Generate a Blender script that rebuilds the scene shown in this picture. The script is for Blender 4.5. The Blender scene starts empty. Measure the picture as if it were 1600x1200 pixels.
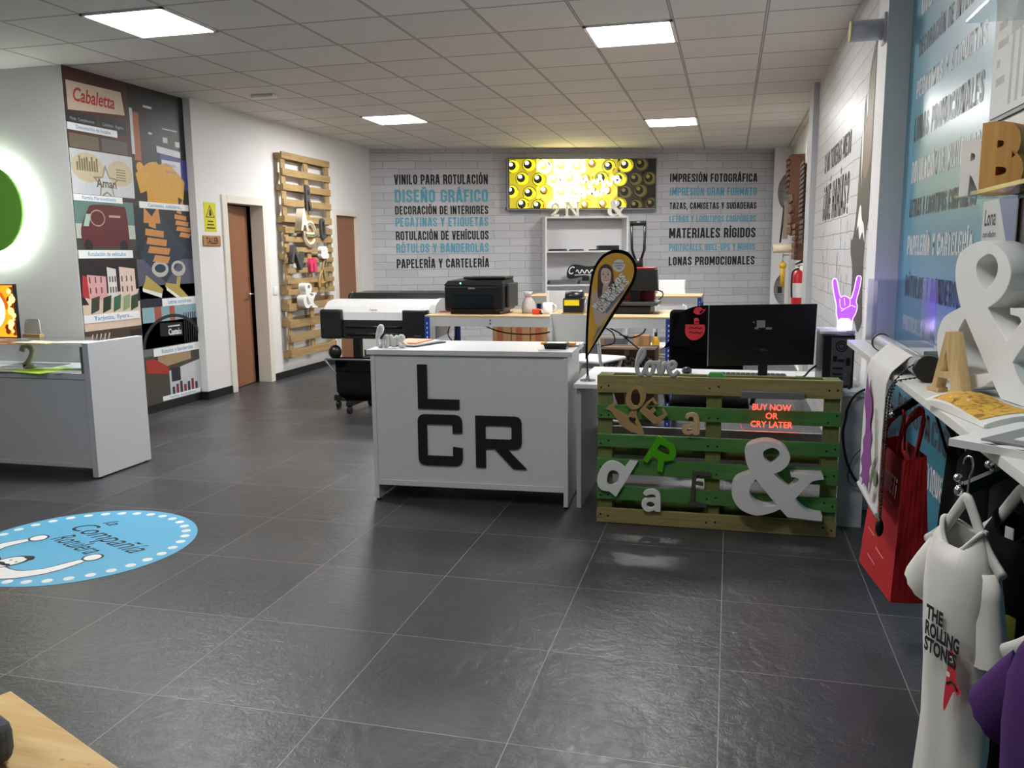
import bpy, bmesh, math, random
from mathutils import Vector, Matrix
random.seed(7)
S = bpy.context.scene
COL = S.collection
R = math.radians
PI = math.pi
# ------------------------------------------------------------------ camera
F_PX = 1319.34
cam_d = bpy.data.cameras.new('camera')
cam_d.sensor_width = 36.0
cam_d.lens = F_PX / 1600.0 * 36.0
cam_d.clip_start = 0.02
cam = bpy.data.objects.new('camera', cam_d)
COL.objects.link(cam)
_r = Vector((0.96873108, 0.24789338, -0.01043865))
_u = Vector((-0.02779207, 0.15022248, 0.98826151))
_f = Vector((-0.2465516, 0.95706953, -0.15241465))
cm = Matrix.Identity(4)
for i in range(3):
    cm[i][0] = _r[i]; cm[i][1] = _u[i]; cm[i][2] = -_f[i]
cm[2][3] = 1.4362
cam.matrix_world = cm
S.camera = cam
# ------------------------------------------------------------------ world, exposure
w = bpy.data.worlds.new('world'); S.world = w; w.use_nodes = True
w.node_tree.nodes['Background'].inputs[0].default_value = (.8, .85, .9, 1)
w.node_tree.nodes['Background'].inputs[1].default_value = 0.05
S.view_settings.view_transform = 'Standard'
S.view_settings.look = 'None'
S.view_settings.gamma = 1.0
S.view_settings.use_curve_mapping = False
S.view_settings.exposure = 0.28
LAMP = 66.0          # strength of the lit ceiling panels
LAMP_FRONT = 29.0     # the two panels nearest the street, dimmer

# ------------------------------------------------------------------ materials
def lin(c):
    if isinstance(c, str):
        c = [int(c[i:i+2], 16) / 255 for i in (0, 2, 4)]
        c = [x / 12.92 if x <= .04045 else ((x + .055) / 1.055) ** 2.4 for x in c]
    return (c[0], c[1], c[2], 1.0)
def mul(c, k): return (min(1, c[0]*k), min(1, c[1]*k), min(1, c[2]*k), 1)
class NT:
    def __init__(s, name):
        s.m = bpy.data.materials.new(name); s.m.use_nodes = True
        s.t = s.m.node_tree; s.b = s.t.nodes['Principled BSDF']
        s.out = s.t.nodes['Material Output']
    def n(s, typ, **kw):
        n = s.t.nodes.new(typ)
        for k, v in kw.items(): setattr(n, k, v)
        return n
    def l(s, a, b): s.t.links.new(a, b)
    def val(s, sock, v):
        if hasattr(v, 'is_output') or isinstance(v, bpy.types.NodeSocket): s.l(v, sock)
        else: sock.default_value = v
    def math(s, op, a, b=0.0, c=0.0):
        n = s.n('ShaderNodeMath', operation=op)
        s.val(n.inputs[0], a); s.val(n.inputs[1], b); s.val(n.inputs[2], c)
        return n.outputs[0]
    def mix(s, f, a, b, mode='MIX'):
        n = s.n('ShaderNodeMix', data_type='RGBA', blend_type=mode)
        s.val(n.inputs[0], f); s.val(n.inputs[6], a); s.val(n.inputs[7], b)
        return n.outputs[2]
    def obj(s): return s.n('ShaderNodeTexCoord').outputs['Object']
    def mapping(s, vec, scale=(1, 1, 1), loc=(0, 0, 0), rot=(0, 0, 0)):
        n = s.n('ShaderNodeMapping'); s.l(vec, n.inputs[0])
        n.inputs['Scale'].default_value = scale; n.inputs['Location'].default_value = loc; n.inputs['Rotation'].default_value = rot
        return n.outputs[0]
    def noise(s, vec, scale, detail=4, rough=.5, dist=0):
        n = s.n('ShaderNodeTexNoise'); s.l(vec, n.inputs['Vector'])
        n.inputs['Scale'].default_value = scale; n.inputs['Detail'].default_value = detail
        n.inputs['Roughness'].default_value = rough; n.inputs['Distortion'].default_value = dist
        return n.outputs['Fac']
    def ramp(s, f, stops):
        n = s.n('ShaderNodeValToRGB'); s.l(f, n.inputs[0])
        e = n.color_ramp.elements
        while len(e) < len(stops): e.new(.5)
        for i, (p, c) in enumerate(stops): e[i].position = p; e[i].color = lin(c)
        return n.outputs[0]
    def bump(s, h, strength=.3, dist=.01):
        n = s.n('ShaderNodeBump'); s.l(h, n.inputs['Height'])
        n.inputs['Strength'].default_value = strength; n.inputs['Distance'].default_value = dist
        s.l(n.outputs[0], s.b.inputs['Normal'])
    def set(s, **kw):
        for k, v in kw.items():
            i = s.b.inputs[k.replace('_', ' ')]
            if isinstance(v, bpy.types.NodeSocket): s.l(v, i)
            else: i.default_value = v
        return s
MATS = {}
def mat(name, col, rough=.5, metal=0, noise=.06, nscale=30, bump=0, bscale=200, emit=0, ecol=None, trans=0, ior=1.45, alpha=1, spec=.5, sheen=0):
    if name in MATS: return MATS[name]
    t = NT(name); c = lin(col)
    v = t.obj()
    if noise:
        f = t.noise(v, nscale, 5)
        t.set(Base_Color=t.mix(f, mul(c, 1 - noise), mul(c, 1 + noise)))
    else: t.set(Base_Color=c)
    t.set(Roughness=rough, Metallic=metal, Alpha=alpha)
    t.b.inputs['Specular IOR Level'].default_value = spec
    if sheen: t.b.inputs['Sheen Weight'].default_value = sheen
    if bump: t.bump(t.noise(v, bscale, 3), bump, .002)
    if emit:
        t.set(Emission_Color=lin(ecol or col), Emission_Strength=emit)
    if trans:
        t.b.inputs['Transmission Weight'].default_value = trans; t.b.inputs['IOR'].default_value = ior
    MATS[name] = t.m
    return t.m
def clear(name, tint, fac=.12):
    """thin clear acrylic or glass: mostly see-through with a glossy skin"""
    if name in MATS: return MATS[name]
    t = NT(name)
    tr = t.n('ShaderNodeBsdfTransparent'); tr.inputs[0].default_value = lin(tint)
    gl = t.n('ShaderNodeBsdfGlossy'); gl.inputs['Roughness'].default_value = .15
    fr = t.n('ShaderNodeLayerWeight'); fr.inputs['Blend'].default_value = .5
    mx = t.n('ShaderNodeMixShader')
    t.l(t.math('MULTIPLY_ADD', t.math('POWER', fr.outputs['Facing'], 4.0), .45, .02 + fac * .2), mx.inputs[0]); t.l(tr.outputs[0], mx.inputs[1]); t.l(gl.outputs[0], mx.inputs[2])
    t.l(mx.outputs[0], t.out.inputs[0]); MATS[name] = t.m
    return t.m
def wood(name, c1, c2, axis='X', rough=.65, scale=1.0, knots=True):
    if name in MATS: return MATS[name]
    t = NT(name); v = t.obj()
    sc = {'X': (1.2, 14, 14), 'Y': (14, 1.2, 14), 'Z': (14, 14, 1.2)}[axis]
    m = t.mapping(v, tuple(scale * q for q in sc))
    f = t.noise(m, 2.2, 6, .6, 1.2)
    col = t.mix(t.ramp(f, [(.3, (0, 0, 0)), (.7, (1, 1, 1))]), lin(c1), lin(c2))
    if knots:
        vo = t.n('ShaderNodeTexVoronoi'); t.l(t.mapping(v, (3.1, 3.1, 3.1) if axis == 'X' else (3.3, 3.3, 3.3)), vo.inputs['Vector'])
        k = t.ramp(vo.outputs['Distance'], [(.02, (.35, .25, .18)), (.09, (1, 1, 1))])
        col = t.mix(.8, col, k, 'MULTIPLY')
    t.set(Base_Color=col, Roughness=rough)
    t.bump(f, .25, .003)
    MATS[name] = t.m
    return t.m
white = mat('white_laminate', 'e4e4e6', .35, noise=.015)
wall_white = mat('white_paint', 'e6e5e4', .75, noise=.02, nscale=6, bump=.05, bscale=120)
black = mat('black_plastic', '121214', .38, noise=.1)
black_matte = mat('black_matte', '0d0d0e', .7, noise=.1)
black_cloth = mat('black_cloth', '0b0b0d', .95, noise=.25, nscale=90, bump=.3, bscale=500, spec=.15)
grey_metal = mat('grey_metal', 'a9abad', .35, .8)
chrome = mat('chrome', 'd8d8da', .12, 1, noise=0)
foam = mat('white_foam', 'e9e9e6', .8, noise=.03, nscale=60, bump=.1, bscale=300)
paper = mat('white_paper', 'efefec', .7, noise=.02)
ink = mat('black_ink', '16161c', .6, noise=.1)
blue_ink = mat('teal_ink', '5fa6bf', .6, noise=.06)
red = mat('red_plastic', 'd0202a', .4)
mdf = mat('brown_mdf', 'ae8f5c', .75, noise=.12, nscale=60)
lightwood = wood('pale_wood', 'd8bc8a', 'c2a06a', 'Z', .6, 1.5, knots=False)
pallet_wood = wood('pallet_wood', '94784f', 'b59a6b', 'Y')
fresh_pine = wood('fresh_pine', 'ecca8c', 'd6aa66', 'X', .5, .8)
chip = mat('chipboard', 'c9aa80', .6, noise=.15, nscale=80)
grey_paint = mat('grey_paint', 'c4c6c8', .45)
blue_steel = mat('blue_steel', '1d3f93', .4)
beige_trim = mat('door_casing', 'e3ded4', .5)
# ------------------------------------------------------------------ geometry
CAPH = None
def frame(o, right, up=(0, 0, 1)):
    r = Vector(right).normalized(); u = Vector(up); u = (u - r * u.dot(r)).normalized(); n = r.cross(u)
    m = Matrix.Identity(4)
    for i in range(3): m[i][0] = r[i]; m[i][1] = u[i]; m[i][2] = n[i]; m[i][3] = o[i]
    return m
def curve_mesh(cu):
    o = bpy.data.objects.new('tmp', cu)
    me = bpy.data.meshes.new_from_object(o)
    bpy.data.objects.remove(o); bpy.data.curves.remove(cu)
    return me
def text_mesh(s, h, w=None, depth=0, bold=0, shear=0, space=1.0):
    """flat or extruded lettering, baseline at y=0, left at x=0, cap height h, optional total width w"""
    global CAPH
    def raw(txt):
        cu = bpy.data.curves.new('t', 'FONT'); cu.body = txt; cu.size = 1; cu.offset = bold; cu.shear = shear
        cu.space_character = space; cu.resolution_u = 3
        if depth: cu.extrude = .5
        return curve_mesh(cu)
    if CAPH is None:
        a = bpy.data.curves.new('t', 'FONT'); a.body = 'H'; a.size = 1
        m0 = curve_mesh(a); CAPH = max(v.co.y for v in m0.vertices); bpy.data.meshes.remove(m0)
    me = raw(s)
    xs = [v.co.x for v in me.vertices]
    x0, x1 = min(xs), max(xs)
    sy = h / CAPH; sx = w / (x1 - x0) if w else sy
    me.transform(Matrix.Diagonal((sx, sy, depth or 1, 1)) @ Matrix.Translation((-x0, 0, .5 if depth else 0)))
    return me
def smooth_loop(pts, n=6):
    """closed loop: (x, y) points are rounded through, (x, y, 1) points stay sharp corners"""
    out = []; N = len(pts)
    for i in range(N):
        p0, p1, p2, p3 = pts[i-1], pts[i], pts[(i+1) % N], pts[(i+2) % N]
        c1 = len(p1) > 2; c2 = len(p2) > 2
        a, b = Vector(p1[:2]), Vector(p2[:2])
        t1 = Vector((0, 0)) if c1 else (b - Vector(p0[:2])) * .5
        t2 = Vector((0, 0)) if c2 else (Vector(p3[:2]) - a) * .5
        if c1 and c2: out.append(a); continue
        if c1: t1 = (b - a) * .8
        if c2: t2 = (b - a) * .8
        for k in range(n):
            t = k / n
            out.append(a*(2*t**3-3*t*t+1) + t1*(t**3-2*t*t+t) + b*(-2*t**3+3*t*t) + t2*(t**3-t*t))
    return [(p.x, p.y) for p in out]
def shape_mesh(loops, depth=0, bev=0):
    cu = bpy.data.curves.new('s', 'CURVE'); cu.dimensions = '2D'; cu.fill_mode = 'BOTH' if depth else 'FRONT'
    if depth: cu.extrude = depth / 2 - bev; cu.bevel_depth = bev; cu.bevel_resolution = 1; cu.offset = -bev
    for L in loops:
        sp = cu.splines.new('POLY'); sp.points.add(len(L) - 1); sp.use_cyclic_u = True
        for p, q in zip(sp.points, L): p.co = (q[0], q[1], 0, 1)
    me = curve_mesh(cu)
    if depth: me.transform(Matrix.Translation((0, 0, depth / 2)))
    return me

# condensed poster lettering drawn as plain strokes: {glyph: (width, [centre lines])}; a third value 1 rounds that corner
_h, _L, _T, _B = .085, .085, .915, .085
_R = .355
_O = [(_L, .5), (_L, _T, 1), (_R, _T, 1), (_R, _B, 1), (_L, _B, 1), (_L, .5)]
GLYPH = {
 'A': (.46, [[(.075, 0), (.19, 1)], [(.385, 0), (.27, 1)], [(.11, .27), (.35, .27)], [(.16, .93), (.30, .93)]]),
 'B': (.44, [[(_L, 0), (_L, 1)], [(_L, _T), (_R, _T, 1), (_R, .53, 1), (_L, .53)], [(_L, .53), (_R+.01, .53, 1), (_R+.01, _B, 1), (_L, _B)]]),
 'C': (.44, [[(_R, .64), (_R, _T, 1), (_L, _T, 1), (_L, _B, 1), (_R, _B, 1), (_R, .36)]]),
 'D': (.44, [[(_L, 0), (_L, 1)], [(_L, _T), (_R, _T, 1), (_R, _B, 1), (_L, _B)]]),
 'E': (.39, [[(_L, 0), (_L, 1)], [(_L, _T), (.37, _T)], [(_L, .51), (.34, .51)], [(_L, _B), (.37, _B)]]),
 'F': (.37, [[(_L, 0), (_L, 1)], [(_L, _T), (.36, _T)], [(_L, .49), (.33, .49)]]),
 'G': (.44, [[(_R, .66), (_R, _T, 1), (_L, _T, 1), (_L, _B, 1), (_R, _B, 1), (_R, .49), (.22, .49)]]),
 'H': (.45, [[(_L, 0), (_L, 1)], [(.365, 0), (.365, 1)], [(_L, .51), (.365, .51)]]),
 'I': (.17, [[(_L, 0), (_L, 1)]]),
 'J': (.3, [[(.215, 1), (.215, _B, 1), (.01, _B)]]),
 'L': (.36, [[(_L, 0), (_L, 1)], [(_L, _B), (.35, _B)]]),
 'M': (.58, [[(_L, 0), (_L, 1)], [(.495, 0), (.495, 1)], [(.1, 1), (.29, .22)], [(.48, 1), (.29, .22)]]),
 'N': (.46, [[(_L, 0), (_L, 1)], [(.375, 0), (.375, 1)], [(.1, .97), (.36, .03)]]),
 'O': (.44, [_O]), 'Q': (.44, [_O, [(.28, .2), (.42, -.02)]]),
 'P': (.42, [[(_L, 0), (_L, 1)], [(_L, _T), (_R, _T, 1), (_R, .42, 1), (_L, .42)]]),
 'R': (.44, [[(_L, 0), (_L, 1)], [(_L, _T), (_R, _T, 1), (_R, .47, 1), (_L, .47)], [(.27, .47), (_R, .32), (.37, 0)]]),
 'S': (.43, [[(_R-.01, .68), (_R-.01, _T, 1), (_L, _T, 1), (_L, .6, 1), (_R-.01, .4, 1), (_R-.01, _B, 1), (_L, _B, 1), (_L, .32)]]),
 'T': (.40, [[(.2, 0), (.2, 1)], [(.01, _T), (.39, _T)]]),
 'U': (.44, [[(_L, 1), (_L, _B, 1), (_R, _B, 1), (_R, 1)]]),
 'V': (.44, [[(.075, 1), (.2, 0)], [(.365, 1), (.24, 0)], [(.17, .06), (.27, .06)]]),
 'Y': (.44, [[(.07, 1), (.22, .4)], [(.37, 1), (.22, .4)], [(.22, 0), (.22, .43)]]),
 'Z': (.40, [[(.02, _T), (.38, _T)], [(.33, .9), (.07, .1)], [(.02, _B), (.38, _B)]]),
 'W': (.6, [[(.07, 1), (.17, 0)], [(.3, 1), (.19, 0)], [(.3, 1), (.41, 0)], [(.53, 1), (.43, 0)]]),
 '?': (.42, [[(_L, .66), (_L, _T, 1), (_R-.01, _T, 1), (_R-.01, .55, 1), (.22, .42), (.22, .24)], [(.22, 0), (.22, .15)]]),
 'i': (.17, [[(_L, 0), (_L, .66)], [(_L, .8), (_L, .97)]]), ',': (.17, [[(.09, .15), (.06, -.1)]]), '-': (.3, [[(.03, .45), (.27, .45)]]), ' ': (.2, []),
}
GLYPH['\u00bf'] = (.42, [[(.44 - p[0], 1 - p[1], *p[2:]) for p in s_] for s_ in GLYPH['?'][1]])
def _acc(g, dx=0): wd, st = GLYPH[g]; return (wd, st + [[(wd/2 - .05 + dx, 1.05), (wd/2 + .06 + dx, 1.2)]])
for _c, _b in zip('ÁÉÍÓÚ', 'AEIOU'): GLYPH[_c] = _acc(_b)
GLYPH['Ñ'] = (.46, GLYPH['N'][1] + [[(.1, 1.12), (.36, 1.12)]])
def _round(line, r=.17):
    o = []
    for i, p in enumerate(line):
        if len(p) > 2 and 0 < i < len(line) - 1:
            v = Vector(p[:2]); a = Vector(line[i-1][:2]); b = Vector(line[i+1][:2])
            ra = min(r, (a-v).length*.5 if len(line[i-1]) > 2 else (a-v).length); rb = min(r, (b-v).length*.5 if len(line[i+1]) > 2 else (b-v).length)
            p0 = v + (a-v).normalized()*ra; p1 = v + (b-v).normalized()*rb
            for k in range(5): t = k/4; o.append(p0*(1-t)**2 + v*2*t*(1-t) + p1*t*t)
        else: o.append(Vector(p[:2]))
    q = [o[0]]
    for p in o[1:]:
        if (p - q[-1]).length > 1e-4: q.append(p)
    return q
class MB:
    def __init__(s): s.bm = bmesh.new(); s.mats = []; s.cur = 0
    def use(s, m):
        if m not in s.mats: s.mats.append(m)
        s.cur = s.mats.index(m); return s
    def _fin(s, faces, M=None, verts=None):
        for f in faces: f.material_index = s.cur
        if M is not None: bmesh.ops.transform(s.bm, matrix=M, verts=verts)
    def box(s, x0, x1, y0, y1, z0, z1, M=None, bev=0, seg=2):
        vs = [s.bm.verts.new(p) for p in ((x0,y0,z0),(x1,y0,z0),(x1,y1,z0),(x0,y1,z0),(x0,y0,z1),(x1,y0,z1),(x1,y1,z1),(x0,y1,z1))]
        fs = [s.bm.faces.new([vs[i] for i in q]) for q in ((3,2,1,0),(4,5,6,7),(0,1,5,4),(1,2,6,5),(2,3,7,6),(3,0,4,7))]
        if (x1-x0)*(y1-y0)*(z1-z0) < 0: bmesh.ops.reverse_faces(s.bm, faces=fs)
        if bev:
            ed = list({e for f in fs for e in f.edges})
            r = bmesh.ops.bevel(s.bm, geom=ed, offset=bev, segments=seg, profile=.5, affect='EDGES')
            fs = list({f for v in vs if v.is_valid for f in v.link_faces} | set(r['faces'])); vs = list({v for f in fs for v in f.verts})
        s._fin(fs, M, vs); return s
    def hexa(s, bottom, top, M=None):
        vs = [s.bm.verts.new(p) for p in list(bottom) + list(top)]; n = len(bottom)
        fs = [s.bm.faces.new(vs[:n][::-1]), s.bm.faces.new(vs[n:])]
        for i in range(n): fs.append(s.bm.faces.new([vs[i], vs[(i+1) % n], vs[n+(i+1) % n], vs[n+i]]))
        s._fin(fs, M, vs); return s
    def rings(s, rings, M=None, cap0=True, cap1=True, closed=True):
        vv = [[s.bm.verts.new(p) for p in r] for r in rings]; fs = []
        n = len(vv[0])
        for a, b in zip(vv, vv[1:]):
            for i in range(n if closed else n - 1):
                j = (i + 1) % n; fs.append(s.bm.faces.new((a[i], a[j], b[j], b[i])))
        if cap0 and closed: fs.append(s.bm.faces.new(vv[0][::-1]))
        if cap1 and closed: fs.append(s.bm.faces.new(vv[-1]))
        for f in fs: f.smooth = True
        for f in fs[-2:]:
            if len(f.verts) > 4: f.smooth = False
        s._fin(fs, M, [v for r in vv for v in r]); return s
    def cyl(s, p, q, r, r2=None, n=16, M=None):
        p, q = Vector(p), Vector(q); d = (q - p).normalized()
        a = d.orthogonal().normalized(); b = d.cross(a); r2 = r if r2 is None else r2
        return s.rings([[c + (a*math.cos(2*PI*k/n) + b*math.sin(2*PI*k/n))*rr for k in range(n)] for c, rr in ((p, r), (q, r2))], M)
    def tube(s, pts, r, n=8, M=None, flat=None, smooth=0):
        pts = [Vector(p) for p in pts]
        if smooth:
            o = []
            for i in range(len(pts) - 1):
                p0 = pts[max(i-1, 0)]; p1 = pts[i]; p2 = pts[i+1]; p3 = pts[min(i+2, len(pts)-1)]
                for k in range(smooth):
                    t = k / smooth
                    o.append(.5*((2*p1) + (p2-p0)*t + (2*p0-5*p1+4*p2-p3)*t*t + (3*p1-p0-3*p2+p3)*t**3))
            pts = o + [pts[-1]]
        rs = []; a = None
        for i, p in enumerate(pts):
            d = (pts[min(i+1, len(pts)-1)] - pts[max(i-1, 0)]).normalized()
            if flat is not None:
                b = Vector(flat[:3]).normalized(); a = d.cross(b).normalized(); t = flat[3]
                if n == 4: rs.append([p + a*r - b*t, p + a*r + b*t, p - a*r + b*t, p - a*r - b*t])
                else: rs.append([p + a*r*math.cos(2*PI*k/n) + b*t*math.sin(2*PI*k/n) for k in range(n)])
            else:
                a = d.orthogonal().normalized() if a is None else (a - d*a.dot(d)).normalized()
                b = d.cross(a); rr = r[i] if isinstance(r, (list, tuple)) else r
                rs.append([p + (a*math.cos(2*PI*k/n) + b*math.sin(2*PI*k/n))*rr for k in range(n)])
        return s.rings(rs, M)
    def lathe(s, prof, M=None, n=24):
        return s.rings([[(r*math.cos(2*PI*k/n), r*math.sin(2*PI*k/n), z) for k in range(n)] for r, z in prof], M)
    def ball(s, c, r, M=None, sc=(1, 1, 1), n=12):
        rs = []
        for i in range(1, n):
            a = PI*i/n; rs.append([(c[0] + sc[0]*r*math.sin(a)*math.cos(2*PI*k/(2*n)), c[1] + sc[1]*r*math.sin(a)*math.sin(2*PI*k/(2*n)), c[2] - sc[2]*r*math.cos(a)) for k in range(2*n)])
        s.rings(rs, M); return s
    def poly(s, pts, M=None, z=0.0):
        vs = [s.bm.verts.new((p[0], p[1], z)) for p in pts]; f = s.bm.faces.new(vs); f.normal_update()
        if f.normal.z < 0: f.normal_flip()
        s._fin([f], M, vs); return s
    def rect(s, x0, y0, x1, y1, M=None, z=0.0): return s.poly([(x0,y0),(x1,y0),(x1,y1),(x0,y1)], M, z)
    def disc(s, cx, cy, r, M=None, z=0.0, n=32, ry=None, a0=0):
        ry = r if ry is None else ry
        return s.poly([(cx + r*math.cos(2*PI*k/n), cy + ry*math.sin(2*PI*k/n)) for k in range(n)], M, z)
    def grid(s, fn, nu, nv, M=None):
        vv = [[s.bm.verts.new(fn(i/nu, j/nv)) for i in range(nu+1)] for j in range(nv+1)]; fs = []
        for j in range(nv):
            for i in range(nu):
                f = s.bm.faces.new((vv[j][i], vv[j][i+1], vv[j+1][i+1], vv[j+1][i])); f.smooth = True; fs.append(f)
        s._fin(fs, M, [v for r in vv for v in r]); return s
    def mesh(s, me, M=None):
        n0 = len(s.bm.verts); f0 = len(s.bm.faces)
        s.bm.from_mesh(me); s.bm.verts.ensure_lookup_table(); s.bm.faces.ensure_lookup_table()
        s._fin(s.bm.faces[f0:], M, s.bm.verts[n0:]); bpy.data.meshes.remove(me); return s
    def text(s, t, h, w=None, depth=0, bold=0, shear=0, M=None, at=(0, 0, 0), rot=0, align='L', space=1.0):
        me = text_mesh(t, h, w, depth, bold, shear, space)
        if align == 'C':
            xs = [v.co.x for v in me.vertices]; me.transform(Matrix.Translation((-(min(xs)+max(xs))/2, 0, 0)))
        L = Matrix.Translation(at) @ Matrix.Rotation(rot, 4, 'Z')
        return s.mesh(me, (M @ L) if M is not None else L)
    def poster(s, txt, h, w=None, M=None, at=(0, 0, 0), rot=0, th=.165, gap=.075):
        L = (M if M is not None else Matrix.Identity(4)) @ Matrix.Translation(at) @ Matrix.Rotation(rot, 4, 'Z')
        tot = sum(GLYPH[c][0] + gap for c in txt) - gap; sx = (w / tot) if w else h; x = 0
        vs = []; fs = []
        for c in txt:
            for line in GLYPH[c][1]:
                P = _round(line); n = len(P); e = []
                closed = (P[0] - P[-1]).length < 1e-3
                for i, p in enumerate(P):
                    d0 = (p - P[i-1]).normalized() if i else ((P[0] - P[-2]).normalized() if closed else (P[1] - p).normalized())
                    d1 = (P[i+1] - p).normalized() if i < n-1 else ((P[1] - P[0]).normalized() if closed else d0)
                    m = Vector((-(d0.y + d1.y), d0.x + d1.x)).normalized(); k = th/2 / max(.5, m.dot(Vector((-d1.y, d1.x))))
                    e.append([s.bm.verts.new(((x + q.x)*sx, q.y*h, 0)) for q in (p + m*k, p - m*k)])
                for A, B in zip(e, e[1:]): fs.append(s.bm.faces.new((A[1], B[1], B[0], A[0])))
                vs += [v for q in e for v in q]
            x += GLYPH[c][0] + gap
        s._fin(fs, L, vs); return s
    def shape(s, loops, depth=0, M=None, at=(0, 0, 0), bev=0):
        L = Matrix.Translation(at)
        return s.mesh(shape_mesh(loops, depth, bev), (M @ L) if M is not None else L)
XF = {}
def empty_matrix(loc, rz): return Matrix.Translation(loc) @ Matrix.Rotation(rz, 4, 'Z')
def tag(o, label, cat, group=None):
    o['label'] = label; o['category'] = cat
    if group: o['group'] = group
    return o
def thing(name, label, cat, loc=(0, 0, 0), rz=0, group=None):
    o = bpy.data.objects.new(name, None); COL.objects.link(o); o.empty_display_size = .05
    o.location = loc; o.rotation_euler = (0, 0, rz); XF[o] = empty_matrix(loc, rz)
    return tag(o, label, cat, group)
def build(name, mb, m=None, parent=None, loc=None, world=True, label=None, sm=False, solid=0):
    """link the collected shapes as ONE mesh object; world=True: shapes were given in room coordinates"""
    me = bpy.data.meshes.new(name)
    bmesh.ops.recalc_face_normals(mb.bm, faces=[f for f in mb.bm.faces if True]) if sm == 'fix' else None
    mb.bm.to_mesh(me); mb.bm.free()
    for q in (mb.mats if mb.mats else [m]): me.materials.append(q)
    o = bpy.data.objects.new(name, me); COL.objects.link(o)
    if parent is not None:
        o.parent = parent
        if world and parent in XF: me.transform(XF[parent].inverted())
        XF[o] = XF.get(parent, Matrix.Identity(4))
    elif loc is not None:
        o.location = loc
        if world: me.transform(Matrix.Translation(loc).inverted())
        XF[o] = Matrix.Translation(loc)
    else: XF[o] = Matrix.Identity(4)
    if label: o['label'] = label
    return o
def struct(name, mb, m=None, parent=None, loc=None):
    o = build(name, mb, m, parent, loc)
    if parent is None: o['kind'] = 'structure'
    return o
# ================================================================== THE ROOM
CZ = 2.957
def floor_mat():
    t = NT('slate_floor_tiles'); v = t.obj(); s = t.n('ShaderNodeSeparateXYZ'); t.l(v, s.inputs[0])
    gx = t.math('DIVIDE', t.math('SUBTRACT', s.outputs[0], .0033), .60576); gy = t.math('DIVIDE', t.math('SUBTRACT', s.outputs[1], 4.0526), .60576)
    fx = t.math('ABSOLUTE', t.math('SUBTRACT', t.math('FRACT', gx), .5)); fy = t.math('ABSOLUTE', t.math('SUBTRACT', t.math('FRACT', gy), .5))
    g = t.math('GREATER_THAN', t.math('MAXIMUM', fx, fy), .4968)
    cell = t.n('ShaderNodeCombineXYZ'); t.l(t.math('FLOOR', gx), cell.inputs[0]); t.l(t.math('FLOOR', gy), cell.inputs[1])
    wn = t.n('ShaderNodeTexWhiteNoise'); t.l(cell.outputs[0], wn.inputs['Vector'])
    vv = t.n('ShaderNodeVectorMath', operation='ADD'); t.l(v, vv.inputs[0])
    sc = t.n('ShaderNodeVectorMath', operation='SCALE'); t.l(wn.outputs['Color'], sc.inputs[0]); sc.inputs['Scale'].default_value = 9
    t.l(sc.outputs[0], vv.inputs[1])
    a = t.noise(vv.outputs[0], 3.0, 8, .62, 1.2); b = t.noise(vv.outputs[0], 22, 6, .65, .6)
    base = t.mix(wn.outputs['Value'], lin('333437'), lin('4a4b4f'))
    base = t.mix(t.math('MULTIPLY', a, .5), base, lin('4e4f53'))
    base = t.mix(t.math('MULTIPLY', b, .25), base, lin('303134'))
    t.set(Base_Color=t.mix(g, base, lin('8d8b86')), Roughness=t.math('MULTIPLY_ADD', a, .26, .22))
    t.b.inputs['Specular IOR Level'].default_value = .5
    h = t.math('ADD', t.math('MULTIPLY', a, 1.0), t.math('MULTIPLY', b, .6))
    h = t.math('SUBTRACT', h, t.math('MULTIPLY', g, .5))
    t.bump(h, .55, .009)
    return t.m
def ceiling_mat():
    t = NT('mineral_ceiling_tiles'); v = t.obj(); s = t.n('ShaderNodeSeparateXYZ'); t.l(v, s.inputs[0])
    gx = t.math('DIVIDE', t.math('SUBTRACT', s.outputs[0], .1846), .6); gy = t.math('DIVIDE', t.math('SUBTRACT', s.outputs[1], 6.5603), .6)
    fx = t.math('ABSOLUTE', t.math('SUBTRACT', t.math('FRACT', gx), .5)); fy = t.math('ABSOLUTE', t.math('SUBTRACT', t.math('FRACT', gy), .5))
    m = t.math('MAXIMUM', fx, fy)
    g = t.math('GREATER_THAN', m, .4915); e = t.math('GREATER_THAN', m, .481)
    cell = t.n('ShaderNodeCombineXYZ'); t.l(t.math('FLOOR', gx), cell.inputs[0]); t.l(t.math('FLOOR', gy), cell.inputs[1])
    wn = t.n('ShaderNodeTexWhiteNoise'); t.l(cell.outputs[0], wn.inputs['Vector'])
    f = t.noise(v, 160, 4, .7)
    base = t.mix(wn.outputs['Value'], lin('dedad6'), lin('e8e4e0'))
    base = t.mix(t.math('MULTIPLY', f, .35), base, lin('c2beb9'))
    col = t.mix(e, base, lin('8f8b88')); col = t.mix(g, col, lin('bdbab6'))
    t.set(Base_Color=col, Roughness=.85)
    t.bump(t.math('SUBTRACT', t.math('MULTIPLY', f, .3), t.math('MULTIPLY', e, .5)), .3, .004)
    return t.m
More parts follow.
